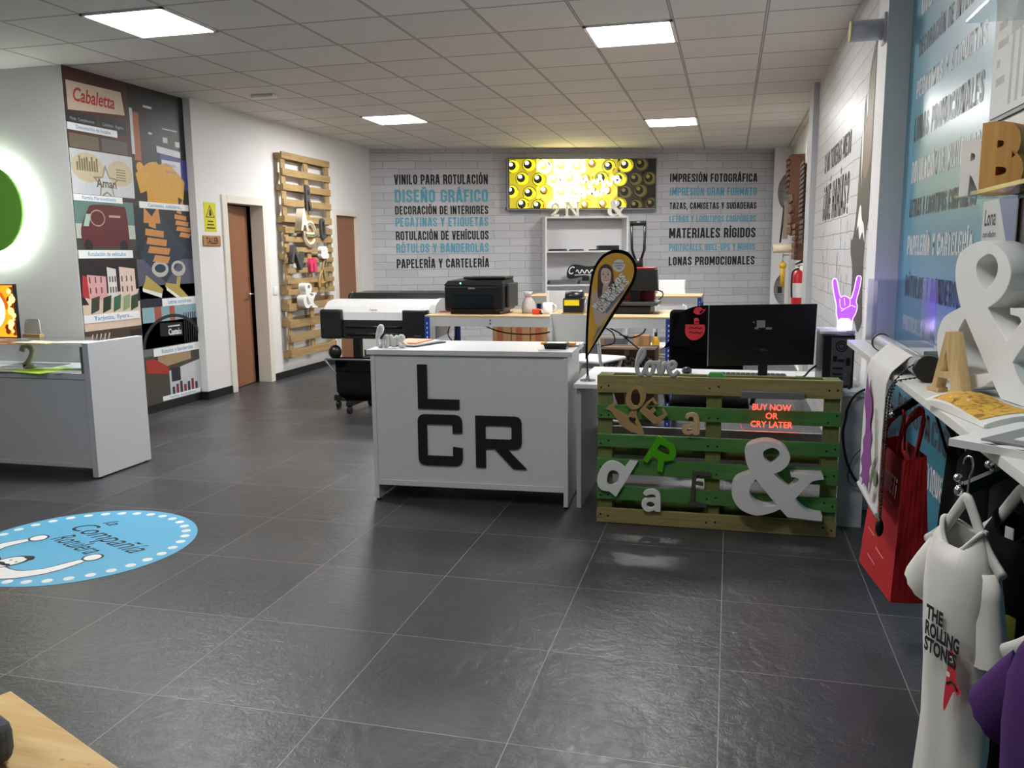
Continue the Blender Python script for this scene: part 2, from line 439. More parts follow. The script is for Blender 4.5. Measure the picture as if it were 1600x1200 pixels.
def brick_mat(name, u, c1='bcbdc2', c2='cecfd3', joint='77787d', rough=.55, flip=1):
    t = NT(name); v = t.obj(); s = t.n('ShaderNodeSeparateXYZ'); t.l(v, s.inputs[0])
    c = t.n('ShaderNodeCombineXYZ'); t.l(s.outputs[u], c.inputs[0]); t.l(s.outputs[2], c.inputs[1])
    nz = t.n('ShaderNodeTexNoise'); t.l(c.outputs[0], nz.inputs['Vector']); nz.inputs['Scale'].default_value = 5
    ad = t.n('ShaderNodeVectorMath', operation='MULTIPLY_ADD'); t.l(nz.outputs['Color'], ad.inputs[0]); ad.inputs[1].default_value = (.05, .028, 0); t.l(c.outputs[0], ad.inputs[2])
    b = t.n('ShaderNodeTexBrick'); t.l(ad.outputs[0], b.inputs['Vector'])
    b.inputs['Color1'].default_value = lin(c1); b.inputs['Color2'].default_value = lin(c2); b.inputs['Mortar'].default_value = lin(joint)
    b.inputs['Scale'].default_value = 1; b.inputs['Mortar Size'].default_value = .0042; b.inputs['Mortar Smooth'].default_value = .6
    b.inputs['Brick Width'].default_value = .46; b.inputs['Row Height'].default_value = .112; b.inputs['Bias'].default_value = 0
    n2 = t.noise(c.outputs[0], 9, 6, .6)
    col = t.mix(t.math('MULTIPLY', n2, .45), b.outputs['Color'], lin('afb0b5'))
    t.set(Base_Color=col, Roughness=rough)
    t.bump(t.math('SUBTRACT', t.math('MULTIPLY', n2, .4), b.outputs['Fac']), .15, .004)
    return t.m
struct('floor', MB().box(-9, 2.2, -4, 15, -.1, 0), floor_mat())
struct('ceiling', MB().box(-9, 2.2, -4, 15, CZ, CZ + .1), ceiling_mat())
# back wall, printed brick paper, at 19.6 degrees to the room
BA = Vector((-5.124, 11.685, 0)); BD = Vector((.94213867, .33522341, 0)); BN = Vector((.33522341, -.94213867, 0))
BRZ = math.atan2(BD.y, BD.x)
wb = bpy.data.objects.new('x', None)
XF[wb] = empty_matrix(BA, BRZ)
def BF(off=0.0): return frame(BA + BN * off, BD)              # drawing frame on the back wall: x along it, y up
def on_back(s, off=0.0, z=0.0): return BA + BD * s + BN * off + Vector((0, 0, z))
me = bpy.data.meshes.new('wall_back'); mb = MB().box(-.3, 7.3, 0, .12, 0, CZ); mb.bm.to_mesh(me); mb.bm.free()
wall_back = bpy.data.objects.new('wall_back', me); COL.objects.link(wall_back); wall_back.location = BA; wall_back.rotation_euler = (0, 0, BRZ); wall_back['kind'] = 'structure'
me.materials.append(brick_mat('whitewashed_brick_paper', 0)); XF[wall_back] = XF[wb]; bpy.data.objects.remove(wb)
def lettering(rows, x0, x1, mf, off=.0012, wall=None, bold=.012):
    for (s, zb, h, m, a, b) in rows:
        q = MB().poster(s, h, (b or x1) - (a or x0), M=mf, at=((a or x0), zb, off))
        build('wall_lettering', q, m, wall)
lettering([('VINILO PARA ROTULACIÓN', 2.455, .14, ink, 0, 0), ('DISEÑO GRÁFICO', 2.195, .185, blue_ink, 0, 0),
           ('DECORACIÓN DE INTERIORES', 2.02, .125, ink, 0, 0), ('PEGATINAS Y ETIQUETAS', 1.845, .135, blue_ink, 0, 0),
           ('ROTULACIÓN DE VEHÍCULOS', 1.65, .13, ink, 0, 0), ('RÓTULOS Y BANDEROLAS', 1.465, .135, blue_ink, 0, 0),
           ('PAPELERÍA Y CARTELERÍA', 1.24, .135, ink, 0, 0)], .36, 1.73, BF(), wall=wall_back)
lettering([('IMPRESIÓN FOTOGRÁFICA', 2.475, .125, ink, 0, 0), ('IMPRESIÓN GRAN FORMATO', 2.275, .12, blue_ink, 0, 0),
           ('TAZAS, CAMISETAS Y SUDADERAS', 2.075, .1, ink, 0, 0), ('LETRAS Y LOGOTIPOS CORPÓREOS', 1.88, .1, blue_ink, 0, 0),
           ('MATERIALES RÍGIDOS', 1.645, .15, ink, 0, 0), ('PHOTOCALLS, ROLL-UPS Y MUROS', 1.455, .1, blue_ink, 0, 0),
           ('LONAS PROMOCIONALES', 1.235, .13, ink, 0, 0)], 4.47, 5.82, BF(), wall=wall_back)
# left side: door wall, mural wall, street-side wall
XL = -5.11
dk = MB()
wl = MB()
wl.box(XL-.14, XL, 7.45, 7.96, 0, CZ).box(XL-.14, XL, 7.96, 8.66, 2.005, CZ).box(XL-.14, XL, 8.66, 10.5, 0, CZ).box(XL-.14, XL, 10.5, 11.15, 1.975, CZ).box(XL-.14, XL, 11.15, 11.75, 0, CZ)
struct('wall_left', wl, wall_white)
wm = MB().box(-5.45, -5.19, 5.9, 7.45, 0, CZ); struct('wall_left_mural', wm, wall_white)
struct('wall_street_side', MB().box(-9, -5.45, 5.9, 6.05, 0, CZ), wall_white)
struct('wall_far_left', MB().box(-9.1, -9, -4, 6, 0, CZ), wall_white)
struct('wall_front', MB().box(-9, 2.2, -4.1, -4, 0, CZ), mat('shop_front_dim', '8a8c90', .6))
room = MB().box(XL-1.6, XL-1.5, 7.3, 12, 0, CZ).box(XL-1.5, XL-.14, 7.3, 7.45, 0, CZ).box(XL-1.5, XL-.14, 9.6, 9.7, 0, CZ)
struct('wall_workshop', room, mat('workshop_unlit_tone', '2a2826', .9))  # near-black colour stands in for the darkness of the unlit room behind
base_m = mat('black_baseboard', '19191b', .4)
struct('baseboard_left', MB().box(XL, XL+.012, 7.44, 7.87, 0, .082).box(XL, XL+.012, 8.75, 10.42, 0, .082).box(XL, XL+.012, 11.23, 11.68, 0, .082), base_m)
struct('baseboard_mural', MB().box(-5.19, -5.176, 5.9, 7.45, 0, .075).box(-5.19, XL+.012, 7.428, 7.45, 0, .082), base_m)
struct('baseboard_street_side', MB().box(-9, -5.19, 5.886, 5.9, 0, .075), base_m)
# doors
brown_door = wood('brown_door_veneer', '8a5a3c', '95654a', 'Z', .45, .6, knots=False)
def door_handle(p, at, parent):
    x, y, z = at
    h = build('handle', MB().cyl((x-.005, y, z), (x+.012, y, z), .025, n=14).cyl((x+.01, y, z), (x+.05, y, z), .009, n=10).tube([(x+.045, y, z), (x+.05, y-.05, z), (x+.048, y-.12, z)], .009), chrome, parent, label='chrome lever handle')
    return h
d1 = bpy.data.objects.new('door_1', None); COL.objects.link(d1); d1['kind'] = 'structure'
d1.location = (XL, 7.96, 0); XF[d1] = Matrix.Translation((XL, 7.96, 0))
a = R(7)
slabM = Matrix.Translation((XL-.09, 7.975, 0)) @ Matrix.Rotation(a, 4, 'Z')
build('door_leaf', MB().box(-.04, 0, 0, .655, .008, 1.985, M=slabM, bev=.002), brown_door, d1)
q = MB(); q.cyl((0, .6, 1.02), (.012, .6, 1.02), .026, M=slabM, n=14).cyl((.01, .6, 1.02), (.05, .6, 1.02), .009, M=slabM, n=8).tube([(.048, .6, 1.02), (.052, .55, 1.02), (.05, .49, 1.015)], .009, M=slabM)
build('door_handle', q, chrome, d1, label='chrome lever handle')
build('door_frame', MB().box(XL-.145, XL+.018, 7.875, 7.965, 0, 2.075, bev=.004).box(XL-.145, XL+.018, 8.655, 8.745, 0, 2.075, bev=.004).box(XL-.145, XL+.018, 7.965, 8.655, 1.995, 2.075), beige_trim, d1)
d2 = bpy.data.objects.new('door_2', None); COL.objects.link(d2); d2['kind'] = 'structure'
d2.location = (XL, 10.5, 0); XF[d2] = Matrix.Translation((XL, 10.5, 0))
build('door_leaf', MB().box(XL-.08, XL-.03, 10.505, 11.145, .008, 1.97), brown_door, d2)
build('door_frame', MB().box(XL-.145, XL+.018, 10.42, 10.505, 0, 2.045, bev=.004).box(XL-.145, XL+.018, 11.14, 11.23, 0, 2.045, bev=.004).box(XL-.145, XL+.018, 10.505, 11.14, 1.97, 2.045), beige_trim, d2)
# right side: far stretch, column, brick paper wall, pillar, blue wall
struct('wall_right_far', MB().box(.86, 1.0, 8.95, 14.3, 0, CZ), wall_white)
struct('wall_right_column', MB().box(.70, 1.0, 8.5, 8.95, 0, CZ), mat('grey_paint_column', 'b9bbc0', .6, noise=.02))
wall_brick = struct('wall_right_brick', MB().box(.75, 1.0, 5.2, 8.5, 0, CZ), brick_mat('whitewashed_brick_paper_right', 1, c1='cfcfcf', c2='dadadb', rough=.28))
struct('wall_right_pillar', MB().box(.75, 1.0, 4.9, 5.2, 0, CZ), wall_white)
tb = NT('teal_vinyl'); tb.set(Base_Color=lin('4793ae'), Roughness=.3); tb.b.inputs['Specular IOR Level'].default_value = .7; tb.b.inputs['Coat Weight'].default_value = .5; tb.b.inputs['Coat Roughness'].default_value = .35
wall_blue = struct('wall_right_blue', MB().box(.865, 1.0, -4, 4.9, 0, CZ), tb.m)
# partition strip with round cut-outs at the far right corner
c1 = [(.16 + .30*math.cos(2*PI*k/32), 2.30 + .42*math.sin(2*PI*k/32)) for k in range(32)]
q = MB().shape([[(0, 0), (.26, 0), (.26, CZ), (0, CZ)], [(.26 - .2*math.sin(PI*k/16), 2.31 + .30*math.cos(PI*k/16)) for k in range(1, 16)], [(.25 - .2*math.sin(PI*k/16), .86 + .26*math.cos(PI*k/16)) for k in range(1, 16)]], .04, frame((.60, 13.62, 0), (1, 0, 0)))
struct('trim_1', q, wall_white)
FB = frame((.75, 8.5, 0), (0, -1, 0))        # brick wall drawing frame: x runs towards the camera
lettering([('SI NO TUVIERAS MIEDO', 2.07, .155, ink, 0, 0), ('¿QUÉ HARÍAS?', 1.68, .28, ink, 0, 0)], .76, 2.40, FB, wall=wall_brick, bold=.01)
dm = mat('printed_charcoal', '47423f', .45, noise=.15)
q = MB().use(dm)
fig = [(2.72, 1.02, 1), (2.74, 1.3), (2.62, 1.42), (2.60, 1.52, 1), (2.66, 1.50), (2.74, 1.56), (2.80, 1.7), (2.86, 2.1), (2.98, 2.34, 1), (3.05, 2.2), (3.08, 2.45), (3.29, 2.62, 1), (3.29, 1.6, 1), (3.2, 1.5), (3.19, 1.25), (3.25, 1.02, 1), (3.1, .95), (2.95, 1.0)]
q.shape([smooth_loop(fig, 4)], 0, FB, (0, 0, .0014))
q.use(mat('printed_taupe', '7a6a58', .45)).shape([smooth_loop([(2.95, 1.95), (3.0, 2.25, 1), (3.06, 2.15), (3.1, 2.4), (3.28, 2.5, 1), (3.28, 1.95, 1), (3.1, 1.85)], 4)], 0, FB, (0, 0, .0022))
q.use(paper).shape([smooth_loop([(2.86, 1.56), (2.92, 1.68), (2.99, 1.7), (3.05, 1.62), (3.14, 1.58), (3.2, 1.48), (3.1, 1.54), (3.0, 1.5), (2.92, 1.58)], 4)], 0, FB, (0, 0, .003))
q.shape([smooth_loop([(2.9, 2.1), (2.93, 2.4, 1), (2.96, 2.1), (2.95, 1.8, 1)], 4)], 0, FB, (0, 0, .003))
q.use(dm)
for i in range(26):
    x, z = random.uniform(.8, 2.7), random.uniform(1.1, 1.66); L = random.uniform(.03, .16)
    q.poly([(x, z), (x+.018, z), (x+.012, z-L), (x+.006, z-L)], FB, .0013)
build('wall_print', q, None, wall_brick)
# blue wall lettering
FT = frame((.865, 4.9, 0), (0, -1, 0))
lw = mat('white_vinyl', 'e4e8ea', .35); lk = mat('dark_grey_vinyl', '4a5359', .35)
rows = ['IMPRESIÓN GRAN FORMATO', 'DISEÑO GRÁFICO', 'DECORACIÓN DE INTERIORES', 'PEGATINAS Y ETIQUETAS', 'LONAS PROMOCIONALES', 'ROTULACIÓN DE VEHÍCULOS', 'LETRAS Y LOGOTIPOS CORPÓREOS', 'PAPELERÍA Y CARTELERÍA', 'RÓTULOS Y BANDEROLAS', 'PHOTOCALLS, ROLL-UPS Y MUROS']
zz = [2.73, 2.55, 2.36, 2.165, 1.96, 1.76, 1.595, 1.41, 1.205, 1.035]
hh = [.09, .11, .085, .085, .115, .105, .085, .095, .105, .075]
lettering([(s, z, h, lw if i % 2 else lk, 0, 0) for i, (s, z, h) in enumerate(zip(rows, zz, hh))], .22, 1.42, FT, wall=wall_blue, bold=.01)
lettering([('DISEÑO GRÁFICO', .82, .11, lw, 0, 0), ('ROTULACIÓN', .6, .11, lk, 0, 0), ('PEGATINAS Y ETIQUETAS', .4, .11, lw, 0, 0)], .22, 1.42, FT, wall=wall_blue)
# ceiling lamps (two pairs in view, the pairs continue towards the street)
def lamp_panel(x, y, label, strength, name):
    t = thing('ceiling_lamp', label, 'ceiling lamp', (x, y, CZ), 0, 'square ceiling lamp panels')
    f = MB(); w = .3
    for a, b, c, d in ((-w, w, -w, -w+.022), (-w, w, w-.022, w), (-w, -w+.022, -w, w), (w-.022, w, -w, w)): f.box(x+a, x+b, y+c, y+d, CZ-.012, CZ-.001)
    build('lamp_frame', f, mat('lamp_frame_white', 'f0f0f0', .4), t)
    build('diffuser', MB().box(x-.279, x+.279, y-.279, y+.279, CZ-.008, CZ-.002), mat(name, 'ffffff', .5, noise=0, emit=strength, ecol=(1, .985, .965)), t)
for i, (x, y, lb) in enumerate([(-3.7154, 5.06, 'large lit square ceiling panel at the left, nearest the picture wall'), (-.7154, 6.26, 'lit square ceiling panel above the white counter, right of centre'),
        (-3.7154, 9.26, 'lit square ceiling panel above the wide printer, left of the two far ones'), (-.7154, 10.46, 'lit square ceiling panel near the brick back wall, right of the two far ones')]):
    lamp_panel(x, y, lb, LAMP, 'lamp_diffuser')
if LAMP_FRONT:
    for x, y, lb in [(-3.7154, .86, 'dimmer square ceiling panel on the street side, left'), (-.7154, 2.06, 'dimmer square ceiling panel on the street side, right')]:
        lamp_panel(x, y, lb, LAMP_FRONT, 'lamp_diffuser_dim')
q = thing('emergency_light', 'small white rectangular emergency light on the ceiling above the first door', 'emergency light', (-4.35, 7.53, CZ))
build('housing', MB().box(-4.47, -4.23, 7.48, 7.58, CZ-.03, CZ, bev=.008), mat('emergency_white', 'f0ede8', .5), q)
# ================================================================== LEFT SIDE
FL = frame((XL, 0, 0), (0, 1, 0))              # left wall drawing frame: x = room y, y = height
FM = frame((-5.19, 0, 0), (0, 1, 0))           # mural wall
# ---- printed mural of nine pictures
mural = thing('photo_mural', 'tall printed wall panel of product photos in two columns, left of the first door', 'mural', (-5.19, 6.67, 0))
cap = mat('caption_white', 'eef0f2', .5); capblue = mat('caption_blue', '7fa9c8', .5)
def C(h, r=.45): return mat('print_' + h, h, r, noise=.12, nscale=25)
build('backing', MB().box(-5.19, -5.184, 5.905, 7.44, .08, CZ), C('3a3432'), mural)
def photo(y0, y1, z0, z1, bg):
    q = MB().use(C(bg)); q.rect(y0, z0, y1, z1, FM, .0072); return q
def fin(q, nm='photo_print'): build(nm, q, None, mural)
q = photo(5.905, 6.65, 1.96, CZ, '4a2a22')
q.use(C('d8c4b0')).poly([(5.93, 2.62), (6.6, 2.67), (6.57, 2.86), (5.93, 2.85)], FM, .0080)
q.use(C('b8382e')).text('Cabaletta', .105, .48, bold=.02, shear=.25, M=FM, at=(6.0, 2.70, .0086), rot=.01)
q.use(C('22262a')).rect(5.915, 2.5, 6.25, 2.61, FM, .008).rect(6.28, 2.5, 6.6, 2.61, FM, .008)
q.use(C('a8adb2')).text('Moda · Complementos', .025, .27, M=FM, at=(5.945, 2.545, .0086)).text('Cabaletta · Regalos', .025, .26, M=FM, at=(6.31, 2.545, .0086))
q.use(C('6d604e')).rect(5.915, 2.33, 6.25, 2.44, FM, .008).use(C('5d5852')).rect(6.28, 2.33, 6.6, 2.44, FM, .008)
q.use(C('c9cdd1')).rect(5.905, 1.96, 6.65, 2.32, FM, .0079)
q.use(C('c8bb9c')).disc(6.1, 2.18, .19, FM, .0083, ry=.12).disc(6.48, 2.16, .16, FM, .0084, ry=.11)
q.use(C('7d7154'))
for k in range(9): q.rect(5.97 + k*.028, 2.15, 5.99 + k*.028, 2.19 + .05*abs(math.sin(k*1.3)) + .03, FM, .0088)
for k in range(5): q.rect(6.43, 2.10 + k*.022, 6.55, 2.108 + k*.022, FM, .0088)
star = lambda r, R_, cx, cy: [(cx + (R_ if k % 2 == 0 else r)*math.sin(PI*k/5), cy + (R_ if k % 2 == 0 else r)*math.cos(PI*k/5)) for k in range(10)]
q.use(C('8f8569')).shape([star(.075, .165, 6.3, 2.06), star(.06, .13, 6.3, 2.06)], 0, FM, (0, 0, .0092))
q.use(C('5d563f')).text('Aman', .07, .24, bold=.02, M=FM, at=(6.18, 2.03, .0098))
fin(q)
q = photo(6.65, 7.44, 1.94, CZ, '1d1f24')
q.use(C('a85a34')).rect(6.69, 2.3, 6.78, 2.72, FM, .008)
q.use(C('e6a23c')).disc(6.75, 2.24, .05, FM, .0085)
q.use(C('cfd4da')).rect(6.66, 2.35, 6.70, 2.75, FM, .0083)
for x, y, w_, h_ in ((7.1, 2.62, .22, .012), (7.1, 2.5, .07, .05), (7.28, 2.48, .07, .05), (6.85, 2.78, .12, .02), (6.9, 2.55, .05, .02)): q.rect(x, y, x+w_, y+h_, FM, .0083)
q.use(C('3d3f8f')).poly([(7.0, 2.1), (7.44, 2.08), (7.44, 2.36), (7.05, 2.4)], FM, .0083)
q.use(C('d6d9e2')).rect(7.06, 2.2, 7.34, 2.34, FM, .0088).rect(7.04, 2.12, 7.3, 2.16, FM, .0088).poly([(7.0, 2.4), (7.35, 2.38), (7.35, 2.44), (7.0, 2.46)], FM, .0088)
q.use(C('6b79b0')).text('Rótulos', .03, .15, M=FM, at=(7.12, 2.285, .0093)).text('luminosos', .03, .17, M=FM, at=(7.11, 2.225, .0093))
tee = [(6.68, 2.22, 1), (6.86, 2.33), (6.98, 2.35), (7.02, 2.33), (7.1, 2.35), (7.2, 2.33), (7.39, 2.2, 1), (7.35, 2.02, 1), (7.27, 2.05, 1), (7.27, 1.95, 1), (6.82, 1.95, 1), (6.82, 2.08, 1), (6.73, 2.05, 1)]
q.use(C('d9a23a')).shape([smooth_loop([(p[0], p[1] - .04, *p[2:]) for p in tee], 3)], 0, FM, (0, 0, .009))
fin(q)
q = photo(5.905, 6.62, 1.5, 1.92, 'b9c3b4')
q.use(C('5f7f7c')).rect(5.905, 1.72, 6.62, 1.92, FM, .0076).use(C('3c4038')).rect(5.905, 1.5, 6.62, 1.6, FM, .0076)
q.use(C('5b2128')).shape([smooth_loop([(5.97, 1.53, 1), (5.96, 1.68), (6.05, 1.83), (6.12, 1.88), (6.45, 1.88), (6.52, 1.84), (6.54, 1.53, 1)], 3)], 0, FM, (0, 0, .0082))
q.use(C('9fc4b4')).poly([(5.99, 1.7), (6.05, 1.7), (6.09, 1.8), (6.03, 1.8)], FM, .0088)
q.use(C('15161a')).disc(6.03, 1.54, .05, FM, .0088).disc(6.46, 1.54, .05, FM, .0088)
q.use(C('b9938c')).shape([[(6.16 + .09*math.cos(k*.4), 1.77 + .07*math.sin(k*.4)) for k in range(16)], [(6.16 + .08*math.cos(k*.4), 1.77 + .06*math.sin(k*.4)) for k in range(16)]], 0, FM, (0, 0, .009)).rect(6.3, 1.78, 6.44, 1.80, FM, .009)
fin(q)
q = photo(6.62, 7.44, 1.06, 1.9, '1f2936')
q.use(C('27384c')).poly([(6.66, 1.45), (6.95, 1.86), (7.35, 1.5), (7.0, 1.2)], FM, .0078)
q.use(C('c98a4f'))
for cx, cy, k in ((6.86, 1.55, 1.0), (7.27, 1.74, .7)):
    for j, wd in enumerate((.10, .26, .28, .30, .22)):
        q.poly([(cx - wd/2*k + .02*j*k, cy + (.17 - .08*j)*k), (cx + wd/2*k + .02*j*k, cy + (.15 - .08*j)*k), (cx + wd/2*k + .03*j*k, cy + (.21 - .08*j)*k), (cx - wd/2*k + .03*j*k, cy + (.23 - .08*j)*k)], FM, .0086)
    q.poly([(cx-.12*k, cy+.2*k), (cx-.1*k, cy+.34*k), (cx, cy+.26*k), (cx+.1*k, cy+.36*k), (cx+.12*k, cy+.2*k)], FM, .0087)

fin(q)
q = photo(5.905, 6.61, .83, 1.43, '1e1b1c')
q.use(C('d8c3ae')).rect(5.905, .83, 6.61, 1.05, FM, .0077).poly([(6.0, 1.02), (6.55, 1.02), (6.61, 1.16), (5.93, 1.12)], FM, .0079)
for x, wd, h, col in ((5.98, .22, .2, 'd8a3a4'), (6.22, .11, .26, 'd9d9d6'), (6.37, .2, .26, 'e0c9bd')):
    q.use(C(col)).poly([(x, 1.1), (x+wd, 1.08), (x+wd, 1.08+h), (x, 1.1+h)], FM, .0083)
    q.use(C('5a3a38'))
    for k in range(6): q.rect(x+.02+(k % 3)*wd*.3, 1.14+(k//3)*.09, x+.035+(k % 3)*wd*.3, 1.19+(k//3)*.09, FM, .0088)
q.use(C('b23038')).poly([(5.91, 1.12), (5.99, 1.1), (5.98, 1.28), (5.93, 1.3)], FM, .0085)
for x, wd, col in ((5.99, .1, '3b3f38'), (6.13, .1, '20352c'), (6.26, .09, '36684c'), (6.38, .09, '8fa57a'), (6.48, .1, '2c4a35')):
    q.use(C(col)).poly([(x, .97), (x+wd, 1.0), (x+wd+.02, 1.12), (x+.02, 1.1)], FM, .0090)
fin(q)
q = photo(6.61, 7.44, .6, 1.42, '23263c')
q.use(C('55586a')).rect(6.61, 1.18, 7.44, 1.42, FM, .0076)
ring = lambda cx, cy, a_, b_, n=28: [(cx + a_*math.cos(2*PI*k/n), cy + b_*math.sin(2*PI*k/n)) for k in range(n)]
q.use(C('b9b9b0')).shape([ring(6.93, 1.33, .12, .075), ring(6.93, 1.335, .08, .04)], 0, FM, (0, 0, .0085)).shape([ring(7.2, 1.33, .11, .075), ring(7.2, 1.34, .07, .04)], 0, FM, (0, 0, .0085))
q.use(C('b7a356')).poly([(6.66, 1.16), (6.93, 1.1), (6.95, 1.14), (6.72, 1.28), (6.7, 1.22)], FM, .0088).poly([(6.98, 1.16), (7.3, 1.0), (7.33, 1.05), (7.2, 1.15), (7.23, 1.25), (7.17, 1.25), (7.15, 1.18), (7.0, 1.2)], FM, .0088)
q.use(C('ecece6')).poly([(6.66, 1.13), (6.92, 1.06), (6.93, 1.1), (6.66, 1.16)], FM, .0090).poly([(7.0, 1.13), (7.29, .97), (7.3, 1.0), (7.0, 1.16)], FM, .0090)
fin(q)
q = photo(5.905, 6.61, .08, .83, '4e4138')
q.use(C('d6c2b6'))
for k in range(5): q.poly([(5.92 + k*.05, .62), (5.935 + k*.05, .62), (6.0 + k*.05, .8), (5.985 + k*.05, .8)], FM, .008)
q.use(C('2c221d')).rect(6.2, .6, 6.4, .75, FM, .008).rect(6.45, .2, 6.6, .8, FM, .008).use(C('86705d')).disc(6.28, .69, .06, FM, .0084)
fin(q)
q = photo(6.61, 7.44, .53, .98, '6e7474')
q.use(C('8fb0bc')).rect(6.63, .84, 7.44, .98, FM, .0077).use(C('a85b4c')).rect(6.8, .84, 6.9, .98, FM, .008).rect(7.02, .84, 7.1, .98, FM, .008)
q.use(C('2a2c2e')).shape([[(7.05 + .45*math.cos(PI*k/20), .6 + .3*math.sin(PI*k/20)) for k in range(21)] + [(7.05 - .41*math.cos(PI*k/20), .6 + .27*math.sin(PI*k/20)) for k in range(21)]], 0, FM, (0, 0, .0083))
q.use(C('151517')).poly([(6.86, .7), (7.2, .68), (7.2, .81), (6.86, .83)], FM, .0088)
q.use(C('e6e6e6')).text('Castalo', .055, .2, bold=.03, M=FM, at=(6.98, .705, .0093), rot=-.03).rect(6.98, .778, 7.16, .79, FM, .0093)
q.use(C('1c1c1e'))
for k in range(6): q.poly([(7.22 + k*.035, .6), (7.235 + k*.035, .6), (7.245 + k*.035, .9), (7.23 + k*.035, .9)], FM, .0086)
fin(q)
q = photo(6.61, 7.44, .08, .53, '4c463f')
q.use(C('a88f6c')).poly([(6.8, .4), (7.3, .44), (7.3, .52), (6.8, .53)], FM, .008).use(C('a83a30')).poly([(6.63, .38), (6.95, .33), (6.95, .4), (6.75, .5), (6.63, .5)], FM, .0083)
q.use(C('c3c7cb')).poly([(6.95, .12), (7.44, .12), (7.44, .42), (6.95, .36)], FM, .0082).use(C('2a2e33')).rect(6.98, .25, 7.12, .38, FM, .0087)
for k in range(7): q.use(C(('33363a', '8a3038')[k % 2])).rect(6.98 + k*.06, .12, 7.02 + k*.06, .2 + .02*(k % 3), FM, .0088)
fin(q)
caps = [('Decoración de locales', 5.905, 6.48, 2.465, 2.522), ('Regalo Personalizado', 5.905, 6.48, 1.905, 1.957), ('Rotulación de vehículos', 5.905, 6.56, 1.435, 1.503), ('Tarjetas, flyers...', 5.905, 6.59, .897, .965),
        ('Camisetas, sudaderas...', 6.7, 7.42, 1.882, 1.941), ('Letras corpóreas', 6.92, 7.435, .978, 1.052), ('Rótulos y banderolas', 6.745, 7.44, .52, .593), ('Vinilos decorativos', 6.83, 7.42, .086, .13)]
for s, a, b, z0, z1 in caps:
    q = MB().use(cap).box(-5.184, -5.178, a, b, z0, z1).use(capblue).text(s, (z1-z0)*.5, (b-a)*.7, bold=.02, M=FM, at=(a+(b-a)*.16, z0+(z1-z0)*.28, .0126))
    build('caption', q, None, mural)
# ---- round green backlit sign
t = thing('round_sign', 'round green backlit sign with a white halo, cut by the left edge', 'sign', (-5.973, 5.9, 1.85))
build('disc', MB().cyl((-5.973, 5.845, 1.85), (-5.973, 5.815, 1.85), .357, n=64), mat('green_moss', '78bb45', .9, noise=.2, nscale=120, bump=.3, bscale=150), t)
build('halo_light', MB().shape([ring(-5.973, 1.85, .352, .352, 64), ring(-5.973, 1.85, .325, .325, 64)], .012, frame((0, 5.868, 0), (1, 0, 0))), mat('halo_led', 'ffffff', .5, noise=0, emit=75), t)
build('wall_spacer', MB().cyl((-5.973, 5.9, 1.85), (-5.973, 5.845, 1.85), .2, n=24), black, t)
# ---- small signs, switch
t = thing('warning_sign', 'yellow rectangular warning notice with a triangle, on the wall above the small wooden plaque', 'sign', (XL, 7.67, 1.83))
build('plate', MB().box(XL, XL+.003, 7.565, 7.77, 1.69, 1.98), mat('sign_yellow', 'd9d41e', .4), t)
q = MB().use(ink); q.shape([[(7.59, 1.83), (7.745, 1.83), (7.667, 1.955)], [(7.605, 1.838), (7.73, 1.838), (7.667, 1.94)]], 0, FL, (0, 0, .004))
q.shape([smooth_loop([(7.65, 1.85), (7.69, 1.85), (7.685, 1.88), (7.675, 1.91), (7.66, 1.91), (7.655, 1.88)], 3)], 0, FL, (0, 0, .004))
for k in range(3): q.rect(7.62 - .012*k, 1.785 - k*.033, 7.715 + .012*k, 1.798 - k*.033, FL, .004)
build('print', q, None, t)
t = thing('wooden_plaque', 'small wooden plaque reading TALLER below the yellow notice', 'sign', (XL, 7.665, 1.6))
build('plate', MB().box(XL, XL+.012, 7.515, 7.815, 1.545, 1.65, bev=.01), wood('plaque_wood', 'b98a55', 'a67543', 'Y', knots=False), t)
build('engraved_text', MB().text('TALLER', .062, .21, bold=.03, M=FL, at=(7.56, 1.567, .0128)), mat('burnt_brown', '3a2414', .8), t)
t = thing('light_switch', 'white light switch on the wall beside the first door', 'switch', (XL, 8.86, 1.04))
build('plate', MB().box(XL, XL+.01, 8.82, 8.905, .995, 1.085, bev=.003), paper, t); build('rocker', MB().box(XL+.01, XL+.015, 8.838, 8.887, 1.013, 1.067, bev=.002), paper, t)
# ---- pallets on the wall
def pallet_on_wall(z0, z1, slats, rails, label):
    t = thing('wall_pallet', label, 'pallet', (XL, 9.58, z0), 0, 'wooden pallets mounted on the wall')
    for a, b in slats: build('slat', MB().box(-5.02+.0, -5.0, 8.975 + random.uniform(-.006, .006), 10.178, a, b, bev=.003), pallet_wood, t)
    for y in (8.975, 9.525, 10.08):
        build('stringer', MB().box(-5.04, -5.021, y, y+.098, z0+.02, z1-.02, bev=.002), pallet_wood, t)
    for a, b in rails:
        for y in (8.975, 9.53, 10.08): build('block', MB().box(-5.095, -5.041, y, y+.098, a, b, bev=.003), pallet_wood, t)
        build('back_board', MB().box(-5.109, -5.096, 8.975, 10.178, a, b, bev=.002), pallet_wood, t)
pallet_on_wall(1.815, 2.623, [(2.545, 2.623), (2.356, 2.436), (2.192, 2.269), (2.014, 2.093), (1.828, 1.908)], [(2.54, 2.61), (2.19, 2.258), (1.82, 1.9)], 'topmost of the three slatted wooden pallets on the white wall, carrying the letter R')
pallet_on_wall(.96, 1.80, [(1.703, 1.775), (1.60, 1.66), (1.48, 1.54), (1.355, 1.415), (1.235, 1.295), (1.112, 1.17), (.98, 1.045)], [(1.72, 1.79), (1.394, 1.467), (.99, 1.1)], 'middle one of the three slatted wooden pallets on the white wall, carrying the pink letter')
